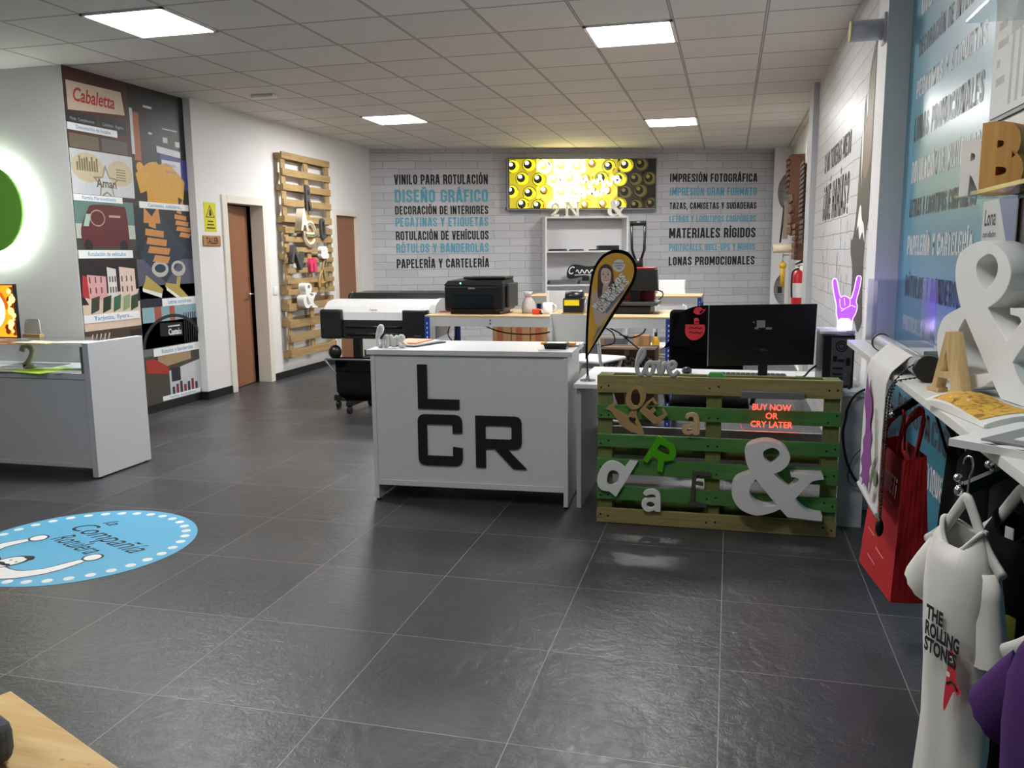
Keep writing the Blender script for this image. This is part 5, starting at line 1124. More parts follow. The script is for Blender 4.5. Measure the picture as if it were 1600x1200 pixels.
on_pallet('large off-white tilted letter d at the lower left of the green pallet', [smooth_loop([(-.655, .25), (-.64, .3), (-.61, .335), (-.575, .348), (-.54, .338), (-.511, .316, 1), (-.485, .355, 1), (-.441, .352, 1), (-.555, .152, 1), (-.59, .18, 1), (-.63, .185), (-.652, .21)], 3), smooth_loop([(-.604, .234), (-.6, .27), (-.585, .293), (-.558, .295), (-.54, .275), (-.548, .24), (-.572, .22), (-.595, .218)], 3)], .02, foam, (-.55, .25), gap=.0005)
a2 = [(-.412, .182, 1), (-.395, .2), (-.36, .206), (-.33, .192), (-.321, .16), (-.32, .086, 1), (-.346, .087, 1), (-.352, .094, 1), (-.385, .082), (-.412, .1), (-.42, .13), (-.405, .152), (-.37, .158), (-.346, .16, 1), (-.35, .176), (-.375, .178), (-.396, .168, 1)]
on_pallet('small off-white letter a near the bottom of the green pallet', [smooth_loop(a2, 3), ring(-.372, .122, .022, .017, 14)], .025, foam, (-.37, .14))
fl = [(-.16, .315), (-.065, .307), (-.062, .285), (-.138, .292), (-.14, .26), (-.104, .256), (-.104, .236), (-.142, .24), (-.148, .15), (-.085, .14), (-.085, .118), (-.18, .13), (-.178, .15), (-.168, .152)]
on_pallet('thin dark grey letter F in the lower middle of the green pallet', [fl], .012, mat('f_grey', '4b4b46', .6), (-.12, .22), gap=.0005)
fr = frame((.255, 4.2955, .118), (1, 0, 0))
tag(build('display_letter', MB().shape(amp_loops(.392), .092, frame((.255, 4.364, .118), (1, 0, 0))), foam, None, (.255, 4.364, .118)), 'large thick white ampersand on the right of the green pallet', 'letter', 'letters on the green pallet')
# red lit acrylic sign
t = thing('led_sign', 'red glowing clear acrylic sign reading BUY NOW OR CRY LATER on the green pallet', 'sign', (.22, yA, .72))
build('light_bar', MB().box(.07, .374, 4.325, 4.364, .709, .745, bev=.003), mat('bar_aluminium', '8d8f92', .4, .5), t)
build('led_strip', MB().box(.08, .364, 4.338, 4.350, .7075, .709), mat('led_red_strip', 'ff3020', .4, noise=0, emit=5, ecol='ff2a1c'), t)
build('acrylic_panel', MB().shape([rr(.074, .54, .372, .7075, .02)], .004, frame((0, 4.346, 0), (1, 0, 0))), clear('clear_acrylic', 'fafbfb', .0), t)
FR = frame((0, 4.3415, 0), (1, 0, 0)); rl = mat('led_red_text', 'ff5a48', .4, noise=0, emit=2.6, ecol='ff4434')
q = MB().text('BUY NOW', .030, .185, depth=.001, bold=.008, M=FR, at=(.128, .649, 0)).text('OR', .030, .058, depth=.001, bold=.008, M=FR, at=(.193, .606, 0)).text('CRY LATER', .030, .2, depth=.001, bold=.008, M=FR, at=(.122, .562, 0))
build('lettering', q, rl, t)
build('lit_edge', MB().tube([(.074, 4.344, .57), (.078, 4.344, .552), (.095, 4.344, .540), (.35, 4.344, .5395)], .0014, 5), mat('led_red_edge', 'ff4a3a', .4, noise=0, emit=1.0, ecol='ff4a3a'), t)
# ---- shop flag on the desk
t = thing('feather_flag', 'small feather flag with a smiling woman on yellow, standing on the desk edge', 'flag', (-.755, 4.69, .72))
FF = frame((0, 4.69, 0), (1, 0, 0))
build('base', MB().lathe([(0, .7205), (.045, .7205), (.045, .727), (.012, .733), (.009, .75), (0, .75)], Matrix.Translation((-.765, 4.69, 0))), chrome, t)
build('pole', MB().tube([(-.765, 4.693, .74), (-.772, 4.693, .95), (-.765, 4.693, 1.14), (-.742, 4.693, 1.32), (-.70, 4.693, 1.40), (-.655, 4.693, 1.436), (-.60, 4.693, 1.449), (-.54, 4.693, 1.434)], [.006]*3 + [.005]*2 + [.004]*3), mat('pole_black', '1a1a1c', .3), t)
fo = smooth_loop([(-.778, .84, 1), (-.776, 1.0), (-.766, 1.16), (-.744, 1.32), (-.705, 1.402), (-.655, 1.442), (-.60, 1.453), (-.545, 1.438), (-.508, 1.395), (-.495, 1.345), (-.503, 1.29), (-.53, 1.235), (-.64, 1.06)], 5)
fi = smooth_loop([(-.764, .875, 1), (-.762, 1.0), (-.752, 1.16), (-.731, 1.315), (-.696, 1.388), (-.652, 1.425), (-.60, 1.434), (-.553, 1.42), (-.521, 1.384), (-.51, 1.345), (-.517, 1.3), (-.54, 1.25), (-.65, 1.075)], 5)
build('border', MB().shape([fo], .003, FF), black_cloth, t)
def FC(h): return mat('flag_' + h, h, .45, noise=.05)
q = MB().use(FC('dda83a')).shape([fi], 0, FF, (0, 0, .0035))
z = .0041
def pz(col, pts, k=3):
    global z
    q.use(FC(col)).shape([smooth_loop(pts, k)], 0, FF, (0, 0, z)); z += .0003
pz('6f8aa0', [(-.735, .92, 1), (-.715, 1.01), (-.69, 1.03, 1), (-.66, 1.065, 1), (-.735, .945, 1)])
pz('c9b7aa', [(-.745, 1.2), (-.725, 1.225), (-.68, 1.245), (-.62, 1.22), (-.6, 1.16, 1), (-.65, 1.09, 1), (-.70, 1.03, 1), (-.72, 1.05), (-.735, 1.12)])
pz('7c8088', [(-.66, 1.1, 1), (-.635, 1.13, 1), (-.56, 1.225, 1), (-.575, 1.235, 1), (-.625, 1.2, 1), (-.665, 1.13, 1)])
pz('55423c', [(-.708, 1.19), (-.71, 1.28), (-.705, 1.34), (-.68, 1.372), (-.65, 1.372), (-.628, 1.345), (-.622, 1.28), (-.64, 1.2), (-.67, 1.17)])
pz('d9b5a2', [(-.685, 1.2, 1), (-.65, 1.2, 1), (-.648, 1.25), (-.66, 1.27), (-.68, 1.26)])
pz('e6c8b8', [(-.692, 1.33), (-.69, 1.285), (-.672, 1.258), (-.655, 1.256), (-.638, 1.285), (-.636, 1.33), (-.655, 1.35), (-.68, 1.352)])
pz('ffffff', [(-.675, 1.285), (-.662, 1.28), (-.648, 1.288), (-.65, 1.278), (-.662, 1.272), (-.673, 1.277)])
pz('c0606a', [(-.677, 1.287), (-.662, 1.283), (-.646, 1.29), (-.648, 1.286), (-.662, 1.2795), (-.674, 1.2835)])
for x in (-.68, -.652): pz('3a2a26', [(x-.006, 1.318), (x, 1.3215), (x+.006, 1.318), (x, 1.3155)]); pz('4a352e', [(x-.008, 1.329), (x, 1.333), (x+.008, 1.329), (x, 1.331)])
pz('cfa08e', [(-.668, 1.315), (-.661, 1.302), (-.668, 1.299), (-.671, 1.3)])
q.use(FC('e9e6e2')).disc(-.594, 1.366, .034, FF, .0035 + .0002, 24)
q.use(FC('3a3a40'))
for i, s in enumerate(('CONSULTA', 'NUESTRA', 'WEB')): q.text(s, .0085, None, bold=.02, M=FF, at=(-.594, 1.375 - i*.0145, .0042), align='C')
fa = R(49)
q.use(FC('7d7666')).poster('VENDEMOS', .036, .245, th=.24, M=FF, at=(-.7135, 1.1185, .0086), rot=fa).poster('BANDERAS', .036, .225, th=.24, M=FF, at=(-.6785, 1.1045, .0086), rot=fa)
q.use(FC('f4f2ee')).poster('VENDEMOS', .034, .245, th=.2, M=FF, at=(-.715, 1.12, .0092), rot=fa).poster('BANDERAS', .034, .225, th=.2, M=FF, at=(-.68, 1.106, .0092), rot=fa)
build('print', q, None, t)
# ---- office chair with a T-shirt over its back
t = thing('office_chair', 'black office chair on a five-star base behind the desk', 'chair', (-.1, 5.75, 0))
build('seat', MB().box(-.36, .14, 5.45, 5.95, .42, .50, bev=.035, seg=4), black_cloth, t)
build('backrest', MB().box(-.38, .1, 5.66, 5.73, .58, 1.06, bev=.03, seg=4), black_cloth, t)
build('back_post', MB().box(-.17, -.1, 5.74, 5.77, .42, .8), black, t); build('gas_column', MB().cyl((-.11, 5.7, .1), (-.11, 5.7, .42), .028), chrome, t)
q = MB()
for k in range(5):
    a = 2*PI*k/5 + .3; q.tube([(-.11, 5.7, .12), (-.11 + .3*math.cos(a), 5.7 + .3*math.sin(a), .075)], [.03, .018], 8)
build('star_base', q, mat('silver_base', 'b5b7b9', .3, .8), t)
for k in range(5):
    a = 2*PI*k/5 + .3; x, y = -.11 + .3*math.cos(a), 5.7 + .3*math.sin(a); build('caster', MB().cyl((x-.02, y, .028), (x+.02, y, .028), .028, n=14).cyl((x, y, .03), (x, y, .08), .01), black, t)
for s in (-1, 1): build('armrest', MB().tube([(-.11 + s*.27, 5.6, .45), (-.11 + s*.3, 5.6, .60), (-.11 + s*.3, 5.55, .66), (-.11 + s*.3, 5.78, .66)], .016, smooth=3), black, t)
t = thing('draped_shirt', 'black T-shirt with a red emblem draped over the office chair back', 'shirt', (-.22, 5.62, .8))
def drape(u, v):
    x0 = -.43 + .13*min(1, v*1.1)**.7; x1 = -.09 + .02*v
    y = 5.62 + .012*math.sin(u*9 + v*4) - .02*(1-v)
    return (x0 + (x1-x0)*u, y, .80 + .03*math.sin(u*5)*(1-v) + (.295 - .045*(1-u)**3)*v)
def drape_b(u, v): p = drape(1-u, v); return (p[0], p[1]+.018, p[2])
q = MB().grid(drape, 16, 14).grid(drape_b, 16, 14)
q.rings([[ (p[0], p[1], p[2]) for p in (drape(k/16, 1) for k in range(17))], [(p[0], p[1]+.018, p[2]) for p in (drape(k/16, 1) for k in range(17))]], closed=False)
q.rings([[ drape(k/16, 0) for k in range(17)], [(p[0], p[1]+.018, p[2]) for p in (drape(k/16, 0) for k in range(17))]], closed=False)
build('cloth', q, black_cloth, t)
q = MB(); FE = frame((0, 5.58, 0), (1, 0, 0)); rp = mat('red_print', 'd8303c', .7)
q.use(rp).shape([smooth_loop([(-.272, .972, 1), (-.15, .972, 1), (-.146, .94), (-.16, .9), (-.2, .872), (-.24, .875), (-.27, .91)], 4)], 0, FE)
q.shape([smooth_loop([(-.216, .975, 1), (-.218, 1.01), (-.19, 1.012), (-.185, .975, 1)], 2)], 0, FE).shape([smooth_loop([(-.222, 1.05), (-.21, 1.078), (-.18, 1.085), (-.162, 1.07), (-.142, 1.075, 1), (-.16, 1.05), (-.19, 1.035)], 4)], 0, FE)
q.use(black_cloth)
for k in range(2): q.tube([(-.25 + .017*i, .945 - .03*k + .008*(i % 2), .001) for i in range(6)], .003, 4, FE, smooth=3)
q.tube([(-.21, .99, .001), (-.19, .99, .001)], .003, 4, FE).shape([smooth_loop([(-.185, 1.05), (-.17, 1.065), (-.16, 1.06), (-.175, 1.045)], 3)], 0, FE, (0, 0, .0006))
build('emblem', q, None, t)
# ---- cables at the right end of the desk
cable('black cable hanging from the computer tower down beside the green pallet', [(.63, 4.66, .82), (.615, 4.64, .70), (.60, 4.56, .60), (.585, 4.54, .5), (.61, 4.54, .36), (.66, 4.54, .26), (.72, 4.54, .22)], .007)
cable('black cable curving from the desk end towards the brick wall', [(.60, 4.56, .62), (.63, 4.54, .70), (.68, 4.55, .735), (.745, 4.6, .74)], .006)
cable('thin grey cable loop below the desk end beside the green pallet', [(.70, 4.54, .45), (.64, 4.54, .38), (.62, 4.54, .27), (.66, 4.54, .23), (.72, 4.54, .27)], .003, mat('cable_grey', '5a5c5e', .5))
cable('black cable on the desk between monitor and computer tower', [(.38, 5.02, .726), (.42, 5.0, .73), (.45, 4.98, .77), (.49, 5.0, .80)], .006)
# ---- far right wall: carved wood, hooks, extinguisher
cw = wood('reddish_carved_wood', '4a2a1c', '66402a', 'Z', .55); cwd = wood('dark_carved_wood', '2e1c15', '44291e', 'Z', .6)
def carved(label, x0, x1, y0, y1, z0, z1, m, teeth):
    t = thing('carved_panel', label, 'wood carving', ((x0+x1)/2, (y0+y1)/2, z0), 0, 'carved wooden panels on the far right wall')
    build('board', MB().box(x0+.03, x1, y0, y1, z0, z1, bev=.006), m, t)
    h = (z1-z0)/teeth
    for k in range(teeth): build('carved_rib', MB().box(x0, x0+.031, y0, y1, z0 + h*(k+.12), z0 + h*(k+.85), bev=.008), m, t)
carved('reddish wooden panel with deep ribs, highest carving on the far right wall', .66, .855, 11.3, 11.75, 2.16, 2.62, cw, 7)
carved('tall dark ribbed wooden panel, the nearest carving on the far right wall', .695, .855, 9.25, 9.75, 1.78, 2.36, cwd, 12)
carved('plain reddish carved panel in the middle of the carvings on the far right wall', .67, .855, 10.6, 11.2, 1.62, 2.12, cw, 4)
carved('dark carved panel with few ribs below the tall one on the far right wall', .71, .855, 9.3, 9.8, 1.50, 1.76, cwd, 5)
carved('lowest reddish carved panel on the far right wall, above the extinguisher', .69, .855, 10.08, 10.55, 1.33, 1.75, cw, 6)
t = thing('wall_speaker', 'small white wall speaker above the carvings next to the grey column', 'speaker', (.80, 9.1, 2.35))
build('housing', MB().box(.70, .80, 9.05, 9.2, 2.3, 2.5, bev=.012), mat('speaker_white', 'd5d6d8', .4), t); build('bracket', MB().box(.8, .86, 9.1, 9.15, 2.38, 2.42), grey_metal, t); build('speaker_grille', MB().box(.712, .788, 9.046, 9.051, 2.315, 2.485), mat('grille_grey', '9fa1a4', .7), t)
t = thing('stepped_board', 'white stepped foam board leaning along the far right wall below the carvings', 'board', (.83, 10.2, 0))
build('board', MB().shape([[(0, 0), (1.9, 0), (1.9, 1.46), (1.45, 1.46), (1.45, 1.3), (.95, 1.3), (.95, 1.16), (.45, 1.16), (.45, 1.05), (0, 1.05)]], .02, frame((.856, 11.5, 0), (0, -1, 0))), foam, t)
build('foot_rail', MB().box(.82, .856, 9.65, 11.45, 0, .02), foam, t)
t = thing('fire_extinguisher', 'red fire extinguisher with white label on the far right wall', 'extinguisher', (.71, 9.45, .80))
ex = Matrix.Translation((.70, 9.45, 0))
build('cylinder', MB().lathe([(0, .80), (.06, .80), (.065, .82), (.065, 1.16), (.05, 1.21), (.02, 1.235), (0, 1.235)], ex), red, t)
build('valve', MB().cyl((.70, 9.45, 1.23), (.70, 9.45, 1.28), .014).box(.665, .735, 9.44, 9.46, 1.28, 1.295), chrome, t); build('lever', MB().hexa([(.66, 9.44, 1.29), (.74, 9.44, 1.31), (.74, 9.46, 1.31), (.66, 9.46, 1.29)], [(.66, 9.44, 1.3), (.74, 9.44, 1.345), (.74, 9.46, 1.345), (.66, 9.46, 1.3)]), black, t)
q = MB().rings([[(.0655*math.cos(a) + .70, .0655*math.sin(a) + 9.45, z) for a in [R(190 + 12*k) for k in range(14)]] for z in (.95, 1.1)], closed=False); build('label_band', q, paper, t)
build('hose', MB().tube([(.70, 9.42, 1.25), (.64, 9.40, 1.22), (.63, 9.39, 1.1), (.635, 9.39, .95)], .01, smooth=4), black, t)
build('wall_bracket', MB().box(.76, .86, 9.43, 9.47, .95, .99), black, t)
def tool(label, name, parts, cat, base):
    t = thing(name, label, cat, base)
    for nm, mb, m in parts: build(nm, mb, m, t)
tool('yellow-handled roller hanging at the far right corner, below the cream roll', 'paint_roller', [('handle', MB().cyl((.70, 12.3, .95), (.70, 12.3, 1.25), .03).ball((.70, 12.3, 1.24), .05), mat('roller_yellow', 'd8a923', .4)), ('black_tip', MB().box(.64, .70, 12.25, 12.35, .86, .95, bev=.01), black), ('hanging_wire', MB().cyl((.70, 12.3, 1.25), (.70, 12.3, 1.4), .01).cyl((.70, 12.3, 1.38), (.859, 12.3, 1.38), .01), chrome)], 'tool', (.7, 12.3, .9))
tool('cream roll of film mounted at the far right corner', 'film_roll', [('roll', MB().cyl((.56, 12.2, 1.47), (.80, 12.2, 1.47), .06), cream), ('core', MB().cyl((.55, 12.2, 1.47), (.56, 12.2, 1.47), .025), mdf), ('wall_peg', MB().cyl((.8, 12.2, 1.47), (.858, 12.2, 1.47), .02), mdf)], 'roll', (.7, 12.2, 1.4))
tool('dark hanging stick with a grey cloth at the far right corner, above the cream roll', 'hanging_stick', [('stick', MB().cyl((.665, 12.5, 1.55), (.70, 12.5, 2.05), .012), black), ('cloth', MB().hexa([(.69, 12.45, 1.6), (.76, 12.45, 1.6), (.76, 12.52, 1.6), (.69, 12.52, 1.6)], [(.70, 12.45, 2.1), (.80, 12.45, 2.15), (.80, 12.52, 2.15), (.70, 12.52, 2.1)]), mat('taupe_cloth', '8a7f72', .9)), ('wall_peg', MB().cyl((.70, 12.5, 2.03), (.859, 12.5, 2.03), .008), chrome)], 'tool', (.7, 12.5, 1.6))
# cylinder lamp on the pillar
t = thing('tube_lamp', 'white cylindrical wall spotlight sticking out of the pillar near the ceiling', 'lamp', (.66, 4.98, 2.56))
build('tube_body', MB().cyl((.582, 4.98, 2.575), (.735, 4.98, 2.575), .053, n=28), mat('lamp_grey_white', 'c9c7d2', .45), t); build('lens_rim', MB().cyl((.575, 4.98, 2.575), (.583, 4.98, 2.575), .054, n=28), mat('lens_yellow', 'd8dc8a', .3), t)
build('wall_plate', MB().box(.735, .749, 4.93, 5.03, 2.5, 2.65, bev=.003), mat('lamp_grey_white', 'c9c7d2', .45), t)
# ---- long white wall shelf
t = thing('wall_shelf', 'long white wall shelf along the blue wall, running out of frame at the right', 'shelf', (.70, 2.5, 1.01))
build('shelf_board', MB().box(.53, .864, .85, 4.13, 1.005, 1.03, bev=.002), mat('shelf_white', 'ecebe6', .35, noise=.015), t)
def arm(y, tipx, tipz, bx):
    a = Vector((tipx, y, tipz)); b = Vector((bx, y, 1.003))
    d = (b-a).normalized(); n_ = Vector((-d.z, 0, d.x))
    q = MB().box(-.0, (b-a).length, -.011, .011, -.011, .011, M=Matrix(((d.x, 0, n_.x, a.x), (0, 1, 0, a.y), (d.z, 0, n_.z, a.z), (0, 0, 0, 1))))
    o = build('hanging_arm', q, mat('arm_black', '1d1d20', .25, .5), t)
    for k in (.02, .6):
        p = a.lerp(b, k) + n_*.02; build('stop_ball', MB().ball(tuple(p + n_*.006), .009, n=8).cyl(a.lerp(b, k), tuple(p), .004, n=8), chrome, o)
    build('end_ball', MB().ball(tuple(a - d*.006), .012, n=8), chrome, o)
arm(1.85, .474, .95, .57); arm(2.95, .535, .905, .67); arm(1.18, .50, .95, .60)
# roller blind lying on the shelf with its fabric hanging down
t = thing('roller_blind', 'white roller blind with a purple floral print, lying on the shelf end and hanging down', 'blind', (.60, 3.2, 1.03))
bf = mat('blind_fabric', 'dcdad6', .8, noise=.03)
build('tube', MB().cyl((.60, 3.66, 1.067), (.60, 2.84, 1.067), .032, n=24), mat('tube_silver', 'c3c4c6', .3, .3), t)
build('end_cap', MB().cyl((.60, 2.84, 1.072), (.60, 2.80, 1.072), .041, n=28), black, t)
build('end_cap', MB().cyl((.60, 3.66, 1.067), (.60, 3.68, 1.067), .036, n=24), black, t)
prof = [(.60, 1.0995), (.57, 1.09), (.54, 1.06), (.518, 1.038), (.506, 1.0), (.502, .85), (.50, .7), (.50, .56)]
def blind(u, v):
    k = v*(len(prof)-1); i = min(int(k), len(prof)-2); f = k - i
    x = prof[i][0]*(1-f) + prof[i+1][0]*f; z_ = prof[i][1]*(1-f) + prof[i+1][1]*f
    return (x + .004*math.sin(u*7)*v, 3.36 - .40*u, z_)
def blind2(u, v): p = blind(1-u, v); return (p[0]+.0015, p[1], p[2])
build('fabric', MB().grid(blind, 8, 21).grid(blind2, 8, 21), bf, t)
FB2 = frame((.4955, 3.36, 0), (0, -1, 0))
q = MB().use(mat('print_purple', '8a4590', .8, noise=.25, nscale=40))
q.shape([smooth_loop([(x_[0]*1.35 + .0, *x_[1:]) for x_ in [(.07, 1.0, 1), (.05, .93), (.04, .88), (.07, .84), (.08, .78), (.05, .74), (.06, .70), (.03, .66), (.06, .63), (.02, .59, 1), (.07, .6), (.06, .57, 1), (.12, .6), (.17, .585, 1), (.16, .62), (.2, .63, 1), (.17, .67), (.2, .7), (.17, .74), (.19, .79), (.15, .82), (.17, .88), (.14, .93), (.1, .95)]], 4)], 0, FB2)
q.use(mat('print_green', '6f7f5a', .8)).tube([(.30, .9, .0004), (.33, .8, .0004), (.35, .72, .0004)], .006, 4, FB2, flat=(0, 0, 1, .0003), smooth=3).shape([smooth_loop([(.32, .69), (.38, .7), (.39, .66), (.34, .64)], 3)], 0, FB2)
q.use(mat('print_greybrown', '8f8580', .8))
for i in range(26):
    x, z_ = .24 + (.011*i) % .11, .58 + .016*(i % 9); q.poly([(x, z_), (x+.02, z_+.012), (x+.045, z_+.045), (x+.015, z_+.02)], FB2, .0003 + .00005*i)
build('print', q, None, t)
build('bottom_bar', MB().cyl((.501, 3.37, .555), (.501, 2.95, .555), .009, n=12), grey_paint, t)
q = MB(); s1 = [(.60, 2.82, 1.11), (.55, 2.835, 1.075), (.515, 2.85, 1.03), (.494, 2.86, .97), (.492, 2.86, .8), (.492, 2.855, .57)]; s2 = [(.575, 2.815, 1.045), (.54, 2.83, 1.036), (.515, 2.84, 1.025), (.499, 2.842, .97), (.495, 2.842, .8), (.493, 2.848, .57)]
for L in (s1, s2):
    q.tube(L, .0018, 5, smooth=4)
    pts = [Vector(p) for p in L]; acc = 0
    for a_, b_ in zip(pts, pts[1:]):
        d_ = (b_-a_).length; n_ = int(d_/.0105)
        for k in range(n_): q.ball(tuple(a_.lerp(b_, k/n_)), .0038, n=4)
build('bead_chain', q, black, t)
build('chain_weight', MB().ball((.4925, 2.851, .545), .016, sc=(.8, .8, 1.9)), black, t)
# acrylic holder
t = thing('brochure_holder', 'clear acrylic brochure holder standing at the far end of the shelf', 'holder', (.70, 3.95, 1.03))
ac = clear('holder_acrylic', 'f2f5f7', .15)
for nm, a in (('front_wall', (.60, .83, 3.82, 3.824, 1.034, 1.31)), ('side_wall', (.60, .604, 3.824, 4.09, 1.034, 1.31)), ('side_wall', (.826, .83, 3.824, 4.09, 1.034, 1.31)), ('back_wall', (.604, .826, 4.086, 4.09, 1.034, 1.31)), ('floor_plate', (.60, .83, 3.82, 4.09, 1.0305, 1.034))): build(nm, MB().box(*a), ac, t)
flat_item('card_stack', 'cards', .78, 3.4, 1.03, .09, .16, .2, mat('dark_cards', '47484c', .5), 'dark stack of cards behind the roller blind on the shelf', .025)
# big letters on the shelf
fr = frame((.70, 2.60, 1.031), (.86, -.5, 0))
tag(build('display_letter', MB().shape(amp_loops(.43), .085, frame((.772, 2.58, 1.031), (.35, -.94, 0)), bev=.002), foam, None, (.772, 2.58, 1.031)), 'huge white foam ampersand standing on the wall shelf behind the wooden letter A', 'letter')
al = [(-.075, 0), (-.03, 0), (-.024, .035), (.02, .035), (.027, 0), (.075, 0), (.03, .2), (-.02, .2)]
a_loops = [[(-.085, 0), (-.03, 0), (-.03, .012), (-.04, .014), (-.033, .045), (.018, .045), (.026, .014), (.014, .012), (.014, 0), (.085, 0), (.085, .012), (.075, .016), (.02, .185), (-.012, .185), (-.062, .016), (-.085, .012)], [(-.024, .065), (.012, .065), (-.005, .13)]]
q = MB().shape([[(x_*.82, y_*.95) for x_, y_ in L_] for L_ in a_loops], .035, frame((.63, 2.618, 1.031), (.5, -.866, 0)), bev=.001)
tag(build('display_letter', q, lightwood, None, (.63, 2.618, 1.031)), 'pale wooden letter A on the wall shelf in front of the huge ampersand', 'letter')
# folded T-shirt
t = thing('folded_shirt', 'folded white T-shirt with a golden print lying on the wall shelf', 'shirt', (.66, 2.35, 1.031))
def fold(u, v): return (.512 + .17*u + .06*v, 2.43 - .33*v + .03*u, 1.033 + .03*math.sin(PI*min(1, max(0, u*.96+.02)))**.5 * (.7 + .3*math.sin(6*v + 2*u)) + .012*math.sin(PI*v))
q = MB().grid(fold, 20, 16); q.grid(lambda u, v: (lambda p: (p[0], p[1], 1.0315))(fold(1-u, v)), 6, 5)
ed = lambda f: [[fold(*f(k/20)) for k in range(21)], [(lambda p: (p[0], p[1], 1.0315))(fold(*f(k/20))) for k in range(21)]]
for f in (lambda s: (s, 0), lambda s: (s, 1), lambda s: (0, s), lambda s: (1, s)): q.rings(ed(f), closed=False)
build('cloth', q, mat('white_cotton', 'e8e6e0', .95, noise=.04, bump=.15, bscale=500), t)
nt = NT('golden_print'); v = nt.obj(); n1 = nt.noise(v, 22, 3, .6, 1.5)
nt.set(Base_Color=nt.ramp(n1, [(.3, '6e4a2c'), (.42, 'c08a3a'), (.5, 'e6b83a'), (.6, 'd9a04a'), (.72, 'f0d9a0')]), Roughness=.9)
q = MB().grid(lambda u, v: (lambda p: (p[0], p[1], p[2]+.0015))(fold(.03 + .75*u, .12 + .78*v)), 18, 12)
build('print', q, nt.m, t)
# stack of boards and sheets overhanging the shelf
FSk = Matrix.Translation((.452, 1.895, 1.0305)) @ Matrix.Rotation(R(-42), 4, 'Z')
for i, (w_, d_, z0, th, m, off, lb) in enumerate([(.5, .34, 0, .016, paper, (0, 0), 'thick white foam board overhanging the shelf edge, bottom of the stack of boards'), (.46, .3, .0165, .004, mat('print_sheet', '8f8f8c', .5), (.05, .03), 'grey printed sheet in the middle of the stack of boards on the shelf'), (.42, .3, .021, .003, paper, (.10, .06), 'white sheet on top of the stack of boards on the shelf')]):
    q = MB().use(m).box(off[0], off[0]+w_, off[1], off[1]+d_, z0, z0+th, M=FSk)
    if i == 0:
        q.use(ink)
        for k in range(3): x = .06 + k*.07; q.poly([(x, .005), (x+.04, .005), (x+.025, .013), (x+.05, .03), (x+.01, .03), (x+.025, .02)], FSk, z0+th+.0002)
    tag(build('foam_board', q, None, None, tuple(FSk @ Vector((off[0], off[1], z0)))), lb, 'board', 'boards and sheets on the shelf')
# ---- red carrier bag and the black bag behind it
t = thing('carrier_bag', 'red carrier bag with white lettering hanging under the wall shelf', 'bag', (.62, 3.25, .22))
rb = mat('red_fabric', 'c01e26', .75, noise=.08, nscale=60, bump=.2, bscale=300)
b4 = [(.526, 3.43, .22), (.572, 3.03, .22), (.70, 3.05, .22), (.66, 3.44, .22)]; t4 = [(.565, 3.40, .72), (.586, 2.995, .735), (.652, 3.0, .755), (.64, 3.40, .74)]
q = MB(); vb_ = [q.bm.verts.new(p) for p in b4]; mid = [Vector(b4[i]).lerp(Vector(t4[i]), .25) + Vector(((-.008, 0, 0), (-.004, -.012, 0), (.01, -.004, 0), (.01, .008, 0))[i]) for i in range(4)]
q.bm.free(); q = MB()
pts2 = lambda L, n=6: [Vector(L[i]).lerp(Vector(L[(i+1) % 4]), k/n) for i in range(4) for k in range(n)]
def level(f):
    A_ = [Vector(b4[i]).lerp(Vector(t4[i]), f) for i in range(4)]; P_ = pts2(A_); c_ = sum(P_, Vector())/len(P_)
    return [p + (p-c_)*.012*math.sin(f*9 + k*.9) for k, p in enumerate(P_)]
q.rings([level(f) for f in (0, .03, .2, .4, .6, .8, 1)], cap1=False); q.rings([[c_ + (p-c_)*.985 for p in level(f)] for f in (1, .5, .02) for c_ in [sum(level(f), Vector())/24]][0:3], cap0=False)
for f_ in q.bm.faces: f_.smooth = False
build('bag_body', q, rb, t)
hd = [(.575, 3.28, .72), (.56, 3.2, .82), (.553, 3.0, .90), (.555, 2.95, .915), (.57, 2.97, .89), (.58, 3.1, .74)]
build('handle', MB().tube(hd, .016, 4, flat=(1, 0, 0, .003), smooth=5), rb, t); build('handle', MB().tube([(x+.06, y, z_) for x, y, z_ in hd], .016, 4, flat=(1, 0, 0, .003), smooth=5), rb, t)
fdir = Vector((.583, 3.0, .70)) - Vector((.563, 3.40, .70)); fup = Vector(t4[0]) - Vector(b4[0])
FRb = frame(tuple(Vector((.5575, 3.40, .60))), fdir, fup)
q = MB().use(paper).poster('LORETi', .068, .21, M=FRb, at=(.185, .0, .014))
q.use(mat('pink_print', 'e08a90', .7)).rect(.22, -.03, .37, -.022, FRb, .013).rect(.1, -.2, .2, -.194, FRb, .016).rect(.24, -.23, .36, -.224, FRb, .016).rect(.14, -.29, .26, -.284, FRb, .016)
build('lettering', q, None, t)
t = thing('black_tote', 'black tote bag with long straps hanging behind the red carrier bag', 'bag', (.76, 2.9, .3))
q = MB(); q.rings([[(.74 + (.05 + .02*math.sin(3*f))*math.cos(a)*(1 - .5*f), 2.85 + .26*math.sin(a)*(1 - .1*f), .22 + .56*f) for a in [2*PI*k/24 for k in range(24)]] for f in (0, .05, .3, .6, .85, 1)])
build('bag_body', q, black_cloth, t)
for x in (.72, .77): build('strap', MB().tube([(x, 3.02, .76), (x-.05, 3.0, .9), (x-.08, 2.97, .952), (x-.05, 2.93, .93), (x, 2.75, .76)], .016, 4, flat=(1, 0, 0, .003), smooth=5), black_cloth, t)
